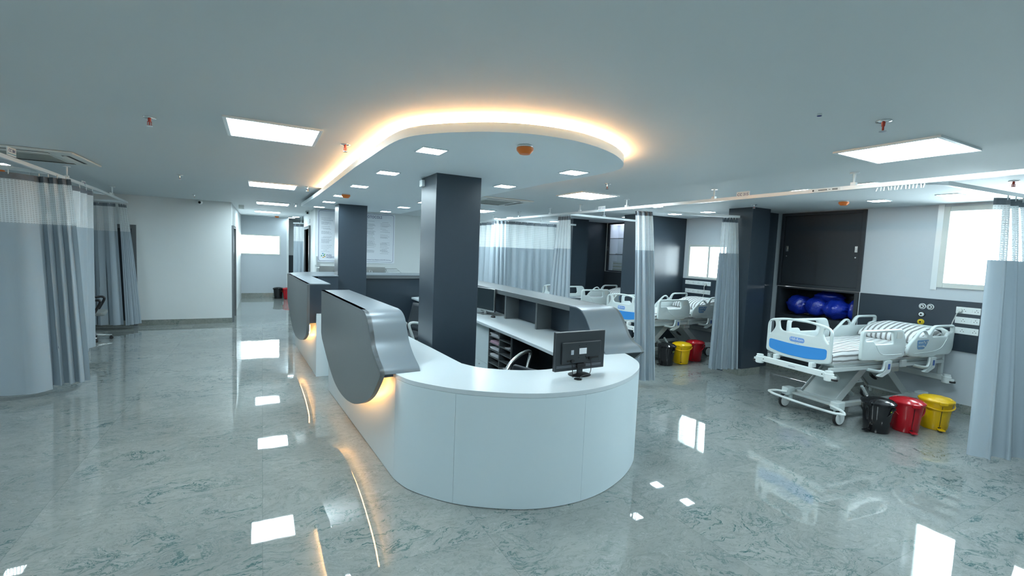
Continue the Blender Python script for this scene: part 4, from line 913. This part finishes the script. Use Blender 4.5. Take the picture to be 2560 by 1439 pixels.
def bag(loc, sc, rot, seed, lb):
    rd = random.Random(seed); b = bmesh.new(); bmesh.ops.create_icosphere(b, subdivisions=4, radius=1); ox = [rd.uniform(0, 9) for _ in range(6)]
    for v in b.verts:
        p = v.co; n = p.normalized(); e = abs(n.y) ** 3
        r = 1 + 0.06 * sin(5 * n.x + ox[0]) * sin(4 * n.z + ox[1]) + 0.035 * sin(11 * n.y + ox[2] + 3 * n.z) + 0.03 * sin(14 * n.z + ox[3] + 6 * n.x) * e * 3
        q = n * r; sq = 1 - 0.45 * e; v.co = Vector((q.x * sc[0] * (1 + 0.15 * e), q.y * sc[1], q.z * sc[2] * sq))
    me = bpy.data.meshes.new('bag'); b.to_mesh(me); b.free(); o = obj('plastic_bag', me, 'bag', smooth=True); o.location = loc; o.rotation_euler = rot
    tag(o, lb, 'bag', 'blue wrapped bundles in the wall niche')
bag((7.60, 4.36, 1.055), (0.19, 0.20, 0.155), (0.35, 0, 0), 1, 'blue plastic wrapped bundle at the pillar end of the niche')
bag((7.58, 4.09, 1.055), (0.19, 0.18, 0.155), (0.15, 0, 0.2), 2, 'blue plastic wrapped bundle in the middle of the niche')
bag((7.56, 3.80, 1.050), (0.18, 0.19, 0.150), (-0.1, 0, 0), 3, 'brightest blue plastic wrapped bundle, in front of the middle one')
bag((7.64, 3.60, 1.060), (0.16, 0.085, 0.160), (0, 0, 0.2), 4, 'small crumpled blue bag squeezed at the open end of the niche')
bag((7.72, 4.0, 1.21), (0.15, 0.22, 0.09), (0, 0, 0.0), 5, 'dark blue bundle lying on top at the back of the niche')

# ------------------------------------------------------------------ outlets
def gas(y, z, m1, m2, lb):
    t = thing('gas_outlet', lb, 'gas outlet', (XW - 0.018, y, z))
    def c(r, d0, d1, m_, nm): obj(nm, G().cyl((-d0, 0, 0), (-d1, 0, 0), r, n=24), m_, t)
    c(0.036, 0.0, 0.008, m1, 'flange'); c(0.027, 0.0085, 0.016, 'black' if m1 == 'plastic' else m2, 'ring'); c(0.021, 0.0165, 0.024, m2, 'collar'); c(0.011, 0.0245, 0.026, 'slot', 'bore'); return t
gas(2.712, 1.232, 'plastic', 'plastic', 'white round gas outlet, the one of the pair nearer the cupboard'); gas(2.632, 1.232, 'plastic', 'plastic', 'white round gas outlet, the one of the pair nearer the switch boards')
gas(2.712, 1.129, 'black', 'plastic', 'black rimmed round gas outlet between the white pair and the yellow one'); gas(2.712, 1.033, 'gold_out', 'gold_out', 'yellow round gas outlet above the pillow')
def board(y0, y1, z, lb, n=2, h=0.078, X=XW - 0.018, wide=True):
    t = thing('socket_board', lb, 'socket board', (X, (y0 + y1) / 2, z), 0, 'white switch and socket boards'); w = (y1 - y0) / 2
    obj('cover_plate', G().box(-0.012, 0, -w, w, -h / 2, h / 2), 'plastic', t, bev=0.003)
    for k in range(n):
        c = w - (k + 0.5) * 2 * w / n
        g = G(); s = 0.006
        for dy, dz in ((0, 0.012), (-0.013, -0.008), (0.013, -0.008)): g.box(-0.0128, -0.0121, c - 0.02 + dy - 0.003, c - 0.02 + dy + 0.003, dz - 0.004, dz + 0.004)
        obj('socket_holes', g, 'slot', t); obj('switch', G().box(-0.0165, -0.0122, c + 0.016, c + 0.034, -0.014, 0.014), 'plastic', t, bev=0.001)
    return t
board(2.165, 2.385, 1.228, 'upper white socket board with the round grey plug, by the bright window'); board(1.955, 2.158, 1.215, 'upper white socket board running behind the near curtain')
board(2.165, 2.385, 1.108, 'middle white socket board beside the yellow outlet'); board(1.955, 2.158, 1.095, 'middle white socket board running behind the near curtain')
board(2.165, 2.385, 0.985, 'lower white socket board above the bed head'); board(2.062, 2.158, 0.972, 'small square white board, lower row beside the near curtain', 1); board(1.962, 2.055, 0.962, 'small square white board, last of the lower row at the near curtain', 1)
board(5.88, 6.47, 1.262, 'upper long white socket board under the second bay window', 5); board(5.88, 6.46, 1.10, 'lower long white socket board in the second bay', 5)
def plug(y, z, X, path, lb):
    t = thing('plug_and_cord', lb, 'plug', (X, y, z)); obj('plug', G().cyl((-0.013, 0, 0), (-0.04, 0, 0), 0.027, 0.022, n=20), 'acwhite', t, bev=0.003)
    obj('cord', G().tube(smooth_line(path, 5), 0.005, 8), 'acwhite', t, smooth=True)
plug(2.345, 1.225, XW - 0.018, [(-0.035, 0, -0.005), (-0.06, 0.01, -0.03), (-0.05, 0.03, -0.09), (-0.045, 0.05, -0.16), (-0.05, 0.06, -0.24)], 'round grey plug and cord in the upper socket board above the bed')
plug(5.98, 1.245, XW - 0.018, [(-0.035, 0, -0.005), (-0.06, 0.0, -0.05), (-0.05, 0.0, -0.15), (-0.05, 0.02, -0.24)], 'round plug and cord in the second bay socket board')

# ------------------------------------------------------------------ hospital beds
def bed(loc, rz, lb):
    t = thing('hospital_bed', lb, 'hospital bed', loc, rz, 'white hospital beds with striped sheets')
    # foot board (in the plane x = -0.3)
    A = fillet([(-0.375, 0.69), (-0.20, 0.655), (0.20, 0.655), (0.375, 0.69), (0.375, 1.055), (0.16, 1.098), (-0.16, 1.098), (-0.375, 1.055)], [0.03, 0.2, 0.2, 0.03, 0.08, 0.2, 0.2, 0.08], 6)
    hole = fillet([(-0.215, 0.945), (0.215, 0.945), (0.235, 1.055), (0.12, 1.073), (-0.12, 1.073), (-0.235, 1.055)], [0.05, 0.05, 0.02, 0.1, 0.1, 0.02], 5)
    hl = [fillet([(s * 0.345, 0.88), (s * 0.30, 0.925), (s * 0.272, 0.985), (s * 0.285, 1.045), (s * 0.345, 1.030)][::s], 0.022, 4) for s in (1, -1)]
    FM = frameM((-0.30, 0, 0), (0, -1, 0), (0, 0, 1), (-1, 0, 0))
    fb = obj('foot_board', plate(A, [hole] + hl, 0.034, 0.012, FM), 'bedwhite', t, auto=True)
    Bl = fillet([(-0.335, 0.725), (-0.15, 0.690), (0.15, 0.690), (0.335, 0.725), (0.335, 0.835), (0.0, 0.815), (-0.335, 0.835)], [0.04, 0.2, 0.2, 0.04, 0.03, 0.3, 0.03], 6)
    obj('blue_panel', plate(Bl, [], 0.004, 0.001, frameM((-0.3182, 0, 0), (0, -1, 0), (0, 0, 1), (-1, 0, 0))), 'blue', fb)
    obj('name_badge', plate(fillet([(-0.085, 0.848), (0.085, 0.848), (0.085, 0.900), (-0.085, 0.900)], 0.026, 6), [], 0.004, 0.001, frameM((-0.3185, 0, 0), (0, -1, 0), (0, 0, 1), (-1, 0, 0))), 'badge', fb)
    obj('badge_lettering', text_mesh('Hill-Rom', 0.042, frameM((-0.3212, 0, 0.876), (0, -1, 0), (0, 0, 1), (-1, 0, 0))), 'plastic', fb)
    obj('badge_caption', G().box(-0.3182, -0.3178, -0.028, -0.006, 0.832, 0.838).box(-0.3182, -0.3178, 0.002, 0.028, 0.832, 0.838), 'greyink', fb)
    # head board
    Hb = fillet([(-0.37, 0.70), (0.37, 0.70), (0.385, 0.96), (0.30, 1.01), (-0.30, 1.01), (-0.385, 0.96)], [0.04, 0.04, 0.06, 0.1, 0.1, 0.06], 6); Hh = fillet([(-0.29, 0.90), (0.29, 0.90), (0.30, 0.972), (-0.30, 0.972)], 0.03, 5)
    obj('head_board', plate(Hb, [Hh], 0.034, 0.012, frameM((1.775, 0, 0), (0, -1, 0), (0, 0, 1), (-1, 0, 0))), 'bedwhite', t, auto=True)
    # mattress with sheet
    x0, x1, w, zb, zt = -0.26, 1.70, 0.375, 0.695, 0.815; sec = [(w, zb), (w, zt - 0.03), (w - 0.012, zt - 0.008), (w - 0.035, zt), (0, zt + 0.006), (-(w - 0.035), zt), (-(w - 0.012), zt - 0.008), (-w, zt - 0.03), (-w, zb)]
    sec = resample(sec, 40); ac = [0.0]
    for a, b in zip(sec, sec[1:]): ac.append(ac[-1] + math.dist(a, b))
    rd = random.Random(5); g = G(); NX = 60
    def mp(u, v):
        i = int(round(u * 40)); p = sec[i]; x = x0 + (x1 - x0) * v; wr = 0.0035 * sin(23 * x + 3 * sin(9 * p[0])) * sin(17 * p[0] + 2 * sin(5 * x)) if p[1] > zt - 0.01 else 0
        k = min(1.0, v * NX / 2.0); return (x, p[0] * (0.97 + 0.03 * k), p[1] + wr - (1 - k) * 0.012 * (p[1] > zt - 0.05))
    g.grid(40, NX, mp, lambda u, v: (ac[int(round(u * 40))], x0 + (x1 - x0) * v))
    for xe, vv in ((x0, 0.0), (x1, 1.0)):
        for i in range(40):
            a, b = mp(i / 40, vv), mp((i + 1) / 40, vv); g.add([a, b, (xe, b[1], zb), (xe, a[1], zb)], [(0, 1, 2, 3)], [[(a[1] * 1.0, 0), (b[1], 0), (b[1], 1), (a[1], 1)]])
    me = g.mesh('mattress', fix=False); b = bmesh.new(); b.from_mesh(me); bmesh.ops.remove_doubles(b, verts=b.verts, dist=1e-5); bmesh.ops.recalc_face_normals(b, faces=b.faces); b.to_mesh(me); b.free()
    obj('mattress', me, 'stripe', t, auto=True)
    obj('mattress_underside', G().box(x0 + 0.005, x1 - 0.005, -w + 0.01, w - 0.01, 0.672, 0.694), 'acwhite', t)
    # deck and frame
    g = G(); g.box(-0.22, 1.70, -0.36, 0.36, 0.645, 0.670).box(-0.28, 1.72, -0.375, -0.335, 0.600, 0.644).box(-0.28, 1.72, 0.335, 0.375, 0.600, 0.644).box(0.84, 0.94, -0.40, -0.376, 0.60, 0.68).box(0.84, 0.94, 0.376, 0.40, 0.60, 0.68)
    obj('deck_frame', g, 'bedgrey', t, bev=0.004)
    # end bars with corner sockets and bumpers
    for nm, xe, zc, sg in (('foot_bumper_bar', -0.36, 0.585, -1), ('head_bumper_bar', 1.74, 0.42, 1)):
        br = obj(nm, G().box(xe - 0.018, xe + 0.018, -0.37, 0.37, zc - 0.032, zc + 0.032), 'plastic', t, bev=0.006)
        for s in (1, -1):
            obj('corner_socket', G().lathe([(0.040, -0.055), (0.044, -0.05), (0.044, 0.02), (0.036, 0.024), (0.036, 0.045), (0.024, 0.045), (0.022, 0.03)], 20, c=(xe, s * 0.405, zc)).ext(fillet([(xe - 0.03, s * 0.40), (xe + 0.03, s * 0.40), (xe + 0.02, s * 0.475), (xe - 0.02, s * 0.475)], 0.015), zc - 0.045, zc - 0.0, 'z'), 'plastic', br, auto=True)
            obj('bumper_roller', G().cyl((xe, s * 0.462, zc - 0.042), (xe, s * 0.462, zc - 0.022), 0.030, n=18), 'darkblue' if 0 else 'rubber', br)
        if sg < 0:
            obj('stretch_screws', G().cyl((xe - 0.020, 0.345, zc), (xe - 0.018, 0.345, zc), 0.006, n=8).cyl((xe - 0.020, -0.345, zc), (xe - 0.018, -0.345, zc), 0.006, n=8), 'slot', br)
            obj('bar_text', G().box(xe - 0.0192, xe - 0.0182, -0.05, 0.03, zc - 0.006, zc + 0.004), 'greyink', br)
            for s in (0.22, -0.20): obj('board_post', G().box(xe + 0.0, xe + 0.07, s - 0.02, s + 0.02, zc + 0.033, 0.668), 'plastic', t, bev=0.004)
        else:
            for s in (0.33, -0.33): obj('board_post', G().box(xe - 0.015, xe + 0.035, s - 0.02, s + 0.02, zc + 0.033, 0.71), 'bedgrey', t, bev=0.004)
    # side rails: (a) foot section, (b) head section; drawn in (x, z)
    R1 = fillet([(0.07, 0.725), (0.13, 0.712), (0.30, 0.712), (0.34, 0.700), (0.66, 0.700), (0.70, 0.722), (0.80, 0.722), (0.835, 0.88), (0.755, 1.040), (0.07, 1.040)], [0.03, 0.02, 0.01, 0.02, 0.02, 0.02, 0.03, 0.08, 0.05, 0.06], 6)
    H1 = fillet([(0.125, 0.925), (0.26, 0.925), (0.29, 0.885), (0.585, 0.885), (0.605, 0.905), (0.585, 1.008), (0.125, 1.008)], [0.02, 0.02, 0.015, 0.02, 0.03, 0.03, 0.03], 5)
    R2 = fillet([(0.865, 0.80), (0.875, 0.74), (0.96, 0.712), (1.12, 0.712), (1.15, 0.700), (1.36, 0.700), (1.40, 0.716), (1.68, 0.716), (1.735, 0.78), (1.745, 1.065), (1.33, 1.065), (1.245, 0.955), (1.17, 1.03), (1.09, 1.01), (0.90, 0.865)], [0.05, 0.05, 0.05, 0.02, 0.01, 0.02, 0.02, 0.06, 0.08, 0.05, 0.07, 0.03, 0.05, 0.05, 0.06], 6)
    H2 = fillet([(1.30, 0.935), (1.59, 0.935), (1.61, 0.972), (1.70, 0.985), (1.702, 1.035), (1.355, 1.035)], [0.03, 0.02, 0.02, 0.02, 0.03, 0.04], 5)
    H3 = fillet([(1.045, 0.940), (1.20, 0.940), (1.205, 0.965), (1.155, 1.000), (1.115, 0.995)], 0.018, 4)
    for s in (1, -1):
        Mx = frameM((0, s * 0.418, 0), (1, 0, 0), (0, 0, 1), (0, -1, 0))
        for nm, R_, H_ in (('foot_side_rail', R1, [H1]), ('head_side_rail', R2, [H2, H3])):
            r_ = obj(nm, plate(R_, H_, 0.036, 0.014, Mx), 'bedwhite', t, auto=True)
            for q in (s,):
                y = s * 0.4365
                if nm[0] == 'f':
                    obj('moulded_line', G().tube(smooth_line([(0.30, y, 0.87), (0.36, y, 0.80), (0.45, y, 0.765), (0.66, y, 0.76), (0.76, y, 0.762)], 5), 0.0035, 6), 'bedwhite', r_, smooth=True)
                    pm = frameM((0, s * 0.4368, 0), (1, 0, 0), (0, 0, 1), (0, -1, 0)); obj('key_panel', plate(fillet([(0.640, 0.935), (0.735, 0.935), (0.745, 0.965), (0.725, 1.01), (0.640, 1.01)], 0.01, 4), [], 0.002, 0.0005, pm), 'frame', r_)
                else:
                    obj('moulded_line', G().tube(smooth_line([(0.96, y, 0.755), (1.30, y, 0.765), (1.48, y, 0.80), (1.56, y, 0.87), (1.60, y, 0.92)], 5), 0.0035, 6), 'bedwhite', r_, smooth=True)
                    pm = frameM((0, s * 0.4372, 0), (1, 0, 0), (0, 0, 1), (0, -1, 0)); kp = plate(fillet([(1.03, 0.80), (1.17, 0.80), (1.235, 0.905), (1.02, 0.905)], [0.03, 0.05, 0.005, 0.02], 5), [], 0.003, 0.001, pm)
                    obj('control_panel', kp, 'panelblue', r_); g = G()
                    for a in range(3):
                        for c in range(2): g.cyl((1.055 + a * 0.03, y + s * 0.002, 0.835 + c * 0.04), (1.055 + a * 0.03, y + s * 0.0045, 0.835 + c * 0.04), 0.008, n=10)
                    for a, c in ((1.145, .885), (1.17, .87), (1.20, .885), (1.14, .835), (1.165, .825)): g.cyl((a, y + s * 0.002, c), (a, y + s * 0.0045, c), 0.009, n=10)
                    obj('keys', g, 'frame', r_)
            # swing bracket and latch below
            cx = 0.50 if nm[0] == 'f' else 1.32; y = s * 0.43
            obj('swing_arm', G().tube(smooth_line([(cx - 0.02, y, 0.70), (cx - 0.03, y, 0.63), (cx - 0.08, y, 0.585), (cx - 0.20, s * 0.37, 0.60)], 5), 0.024, 8, flat=0.6), 'bedwhite', r_, smooth=True)
            lt = obj('latch_housing', G().ext(fillet([(cx, 0.70), (cx, 0.60), (cx - 0.13, 0.535), (cx - 0.06, 0.525), (cx + 0.07, 0.575), (cx + 0.09, 0.70)], 0.012), min(s * 0.415, s * 0.445), max(s * 0.415, s * 0.445), 'y'), 'bedwhite', r_, bev=0.004)
            obj('latch_button', G().box(cx + 0.022, cx + 0.052, *sorted((s * 0.446, s * 0.449)), 0.605, 0.665), 'darkblue', r_)
    # lifting arms
    for nm, xa, za, xb, zb_ in (('foot_lift_arm', 0.12, 0.20, 0.55, 0.56), ('head_lift_arm', 1.36, 0.20, 0.92, 0.57)):
        d = Vector((xb - xa, zb_ - za)).normalized(); nrm = Vector((-d.y, d.x)) * 0.022
        poly = [(xa + nrm.x, za + nrm.y), (xb + nrm.x, zb_ + nrm.y), (xb - nrm.x, zb_ - nrm.y), (xa - nrm.x, za - nrm.y)]
        ar = obj(nm, G().ext(poly, -0.19, 0.19, 'y'), 'bedgrey', t, bev=0.012); w_ = Vector((-d.y, d.x)) * 0.045
        for s in (1, -1): obj('arm_flange', G().ext([(xa + w_.x, za + w_.y), (xb + w_.x, zb_ + w_.y), (xb - w_.x, zb_ - w_.y), (xa - w_.x, za - w_.y)], min(s * 0.191, s * 0.205), max(s * 0.191, s * 0.205), 'y'), 'bedgrey', ar, bev=0.006)
    obj('actuator', G().cyl((0.62, -0.05, 0.20), (0.30, -0.05, 0.44), 0.026, n=12).cyl((0.62, -0.24, 0.20), (0.46, -0.24, 0.37), 0.016, n=10), 'bedwhite', t, auto=True)
    obj('actuator_mount', G().box(0.50, 0.66, -0.06, 0.06, 0.50, 0.60).box(0.86, 1.0, -0.30, -0.2, 0.52, 0.60), 'bedgrey', t, bev=0.01)
    # base
    g = G(); g.box(0.02, 1.48, -0.295, -0.245, 0.175, 0.225).box(0.02, 1.48, 0.245, 0.295, 0.175, 0.225).box(0.0, 0.04, -0.244, 0.244, 0.175, 0.20).box(1.45, 1.49, -0.244, 0.244, 0.175, 0.215).box(0.08, 0.14, -0.244, 0.244, 0.18, 0.22).box(1.32, 1.38, -0.244, 0.244, 0.18, 0.22)
    obj('base_frame', g, 'bedgrey', t, bev=0.005)
    for x in (0.0, 1.5):
        for s in (1, -1):
            h = obj('caster_housing', G().ext(fillet([(x - 0.06, s * 0.24), (x + 0.07, s * 0.24), (x + 0.07, s * 0.335), (x - 0.06, s * 0.335)], 0.03), 0.158, 0.245, 'z'), 'bedwhite', t, bev=0.008)
            obj('fork', G().cyl((x + 0.02, s * 0.268, 0.09), (x + 0.02, s * 0.268, 0.160), 0.024, n=14), 'bedwhite', h)
            wy = s * 0.318
            obj('wheel', G().cyl((x - 0.01, wy - 0.014, 0.078), (x - 0.01, wy + 0.014, 0.078), 0.078, n=32), 'rubber', h, auto=True)
            obj('wheel_cover', G().cyl((x - 0.01, wy - 0.020, 0.078), (x - 0.01, wy + 0.020, 0.078), 0.068, n=32), 'plastic', h, auto=True)
    lp = [(-0.055, 0.25, 0.20), (-0.07, 0.32, 0.19), (-0.075, 0.39, 0.18)] + [(-0.105 - 0.045 * sin(a), 0.395 + 0.045 * cos(a), 0.165) for a in (0.2, 0.8, 1.4)] + [(-0.155, 0.33, 0.155), (-0.16, 0, 0.15), (-0.155, -0.33, 0.155)] + [(-0.105 - 0.045 * sin(a), -0.395 - 0.045 * cos(a), 0.165) for a in (1.4, 0.8, 0.2)] + [(-0.075, -0.39, 0.18), (-0.07, -0.32, 0.19), (-0.055, -0.25, 0.20)]
    obj('pedal_loop', G().tube(smooth_line(lp, 3), 0.014, 10), 'plastic', t, smooth=True)
    cl = [(1.05 + 0.30 * k / 160 + 0.0, 0.02 + 0.016 * cos(k * 0.9), 0.40 - 0.10 * sin(pi * k / 160) + 0.016 * sin(k * 0.9) + 0.10 * k / 160) for k in range(161)]
    obj('coiled_cord', G().tube(cl, 0.0035, 5), 'rubber', t, smooth=True)
    return t
b1 = bed((5.476, 2.930, 0), radians(-6.2), 'white hospital bed with a blue foot panel below the niche of blue bags')
dup(b1, (5.52, 5.86, 0), radians(1.2), 'white hospital bed in the second bay, its foot board half hidden by the bunched curtain')
dup(b1, (5.40, 7.74, 0), radians(1.3), 'white hospital bed in the third bay, seen over the cubbyhole ledge')

def pillow(M_, lb):
    g = G(); nx, ny = 18, 40
    def top(u, v, s):
        x = (u - 0.5) * 0.46; y = (v - 0.5) * 0.70; a = (1 - abs(2 * u - 1) ** 3.2) ** 0.5 * (1 - abs(2 * v - 1) ** 4) ** 0.5
        return (x, y, s * a * (0.105 if s > 0 else 0.06) + 0.008 * sin(9 * y + 4 * x) * a)
    g.grid(nx, ny, lambda u, v: top(u, v, 1), lambda u, v: ((v - 0.5) * 0.66, u)); g.grid(nx, ny, lambda u, v: top(u, v, -1), lambda u, v: ((v - 0.5) * 0.66, u))
    me = g.mesh('p', fix=False); b = bmesh.new(); b.from_mesh(me); bmesh.ops.remove_doubles(b, verts=b.verts, dist=2e-4); bmesh.ops.recalc_face_normals(b, faces=b.faces); b.to_mesh(me); b.free()
    o = obj('pillow', me, 'stripe', smooth=True); o.matrix_world = M_; tag(o, lb, 'pillow', 'striped pillows at the bed heads'); return o
PMx = Matrix.Translation((1.46, 0, 0.895)) @ Matrix.Rotation(radians(-14), 4, 'Y')
def BM(loc, rz): return Matrix.Translation(loc) @ Matrix.Rotation(rz, 4, 'Z')
pw = pillow(BM((5.476, 2.93, 0), radians(-6.2)) @ PMx, 'plump grey and white striped pillow on the bed by the bright window')
for lc, rz, lb in (((5.52, 5.86, 0), radians(1.2), 'grey and white striped pillow on the bed of the second bay'), ((5.40, 7.74, 0), radians(1.3), 'grey and white striped pillow on the bed of the third bay')):
    q = pw.copy(); COL.objects.link(q); q.matrix_world = BM(lc, rz) @ PMx; q['label'] = lb
g = G(); g.M = BM((5.40, 7.74, 0), radians(1.3))
for k in range(3): g.ext(fillet([(-0.15, 0.824 + k * 0.012), (0.17, 0.824 + k * 0.012), (0.17, 0.834 + k * 0.012), (-0.15, 0.834 + k * 0.012)], 0.004), -0.32 + 0.01 * k, -0.05, 'y')
o = obj('folded_cloth', g, 'header'); tag(o, 'folded dark striped cloth on the foot of the third bay bed', 'cloth')

# ------------------------------------------------------------------ pedal bins
def bin_(m, lb, handle=0.0):
    t = thing('pedal_bin', lb, 'waste bin', (0, 0, 0), 0, 'coloured pedal bins')
    sc = 1.0
    obj('body', G().lathe([(0.108, 0.002), (0.112, 0.008), (0.124, 0.15), (0.138, 0.285), (0.146, 0.287), (0.146, 0.300)], 40), m, t, auto=True)
    ld = obj('lid', G().lathe([(0.150, 0.300), (0.155, 0.304), (0.153, 0.316), (0.125, 0.334), (0.120, 0.330), (0.085, 0.345), (0.045, 0.351), (0.003, 0.352)], 40), m, t, auto=True)
    obj('lid_tab', G().box(-0.172, -0.145, -0.035, 0.035, 0.285, 0.318), m, ld, bev=0.006)
    obj('foot_slot', G().box(-0.1195, -0.105, -0.012, 0.012, 0.012, 0.040), 'slot', t)
    obj('seam', G().ext([(-0.114, 0.045), (-0.1165, 0.045), (-0.1405, 0.27), (-0.138, 0.27)], -0.002, 0.002, 'y'), 'slot', t)
    obj('pedal', G().ext(fillet([(-0.185, -0.03), (-0.11, -0.022), (-0.11, 0.022), (-0.185, 0.03)], 0.012), 0.018, 0.030, 'z'), m, t, bev=0.003)
    hp = [(0.0 - 0.155 * sin(a) * cos(handle), 0.152 * cos(a), 0.275 - 0.155 * sin(a) * sin(handle)) for a in [pi * k / 16 for k in range(17)]]
    obj('handle', G().tube(hp, 0.006, 8, flat=1.4), m, t, smooth=True)
    for s in (1, -1): obj('handle_ear', G().cyl((0, s * 0.143, 0.275), (0, s * 0.162, 0.275), 0.013, n=12), m, t)
    return t
def place(b, x, y, rz, lb): b.location = (x, y, 0); b.rotation_euler = (0, 0, rz); b['label'] = lb
bb = bin_('blackgloss', '', 1.15); br_ = bin_('red', '', 0.95); by = bin_('yellow', '', 0.3)
st = obj('sticker', G().ext([(0.018 * cos(2 * pi * k / 20), 0.235 + 0.011 * sin(2 * pi * k / 20)) for k in range(20)], -0.1375, -0.1335, 'y'), 'lime', bb)
def turn(face): return face
place(bb, 5.65, 2.36, radians(-8), 'black pedal bin with a lime oval sticker beside the bed by the bright window')
place(br_, 5.97, 2.24, radians(48), 'red pedal bin between the black and the yellow bin by the bright window')
place(by, 6.39, 2.15, radians(42), 'yellow pedal bin in the row of three near the large grey curtain')
dup(bb, (5.73, 5.33, 0), radians(5), 'black pedal bin under the bed of the second bay'); dup(by, (6.08, 5.33, 0), radians(40), 'yellow pedal bin in the middle of the second bay trio'); dup(br_, (6.47, 5.40, 0), radians(30), 'red pedal bin behind the yellow one in the second bay')
dup(bb, (0.44, 16.05, 0), radians(40), 'tiny black pedal bin at the far end of the corridor'); dup(br_, (0.70, 15.9, 0), radians(60), 'tiny red pedal bin at the far end of the corridor, cut off by the ledge')
# tidy: a prototype is always the first of its kind
bpy.context.view_layer.update()
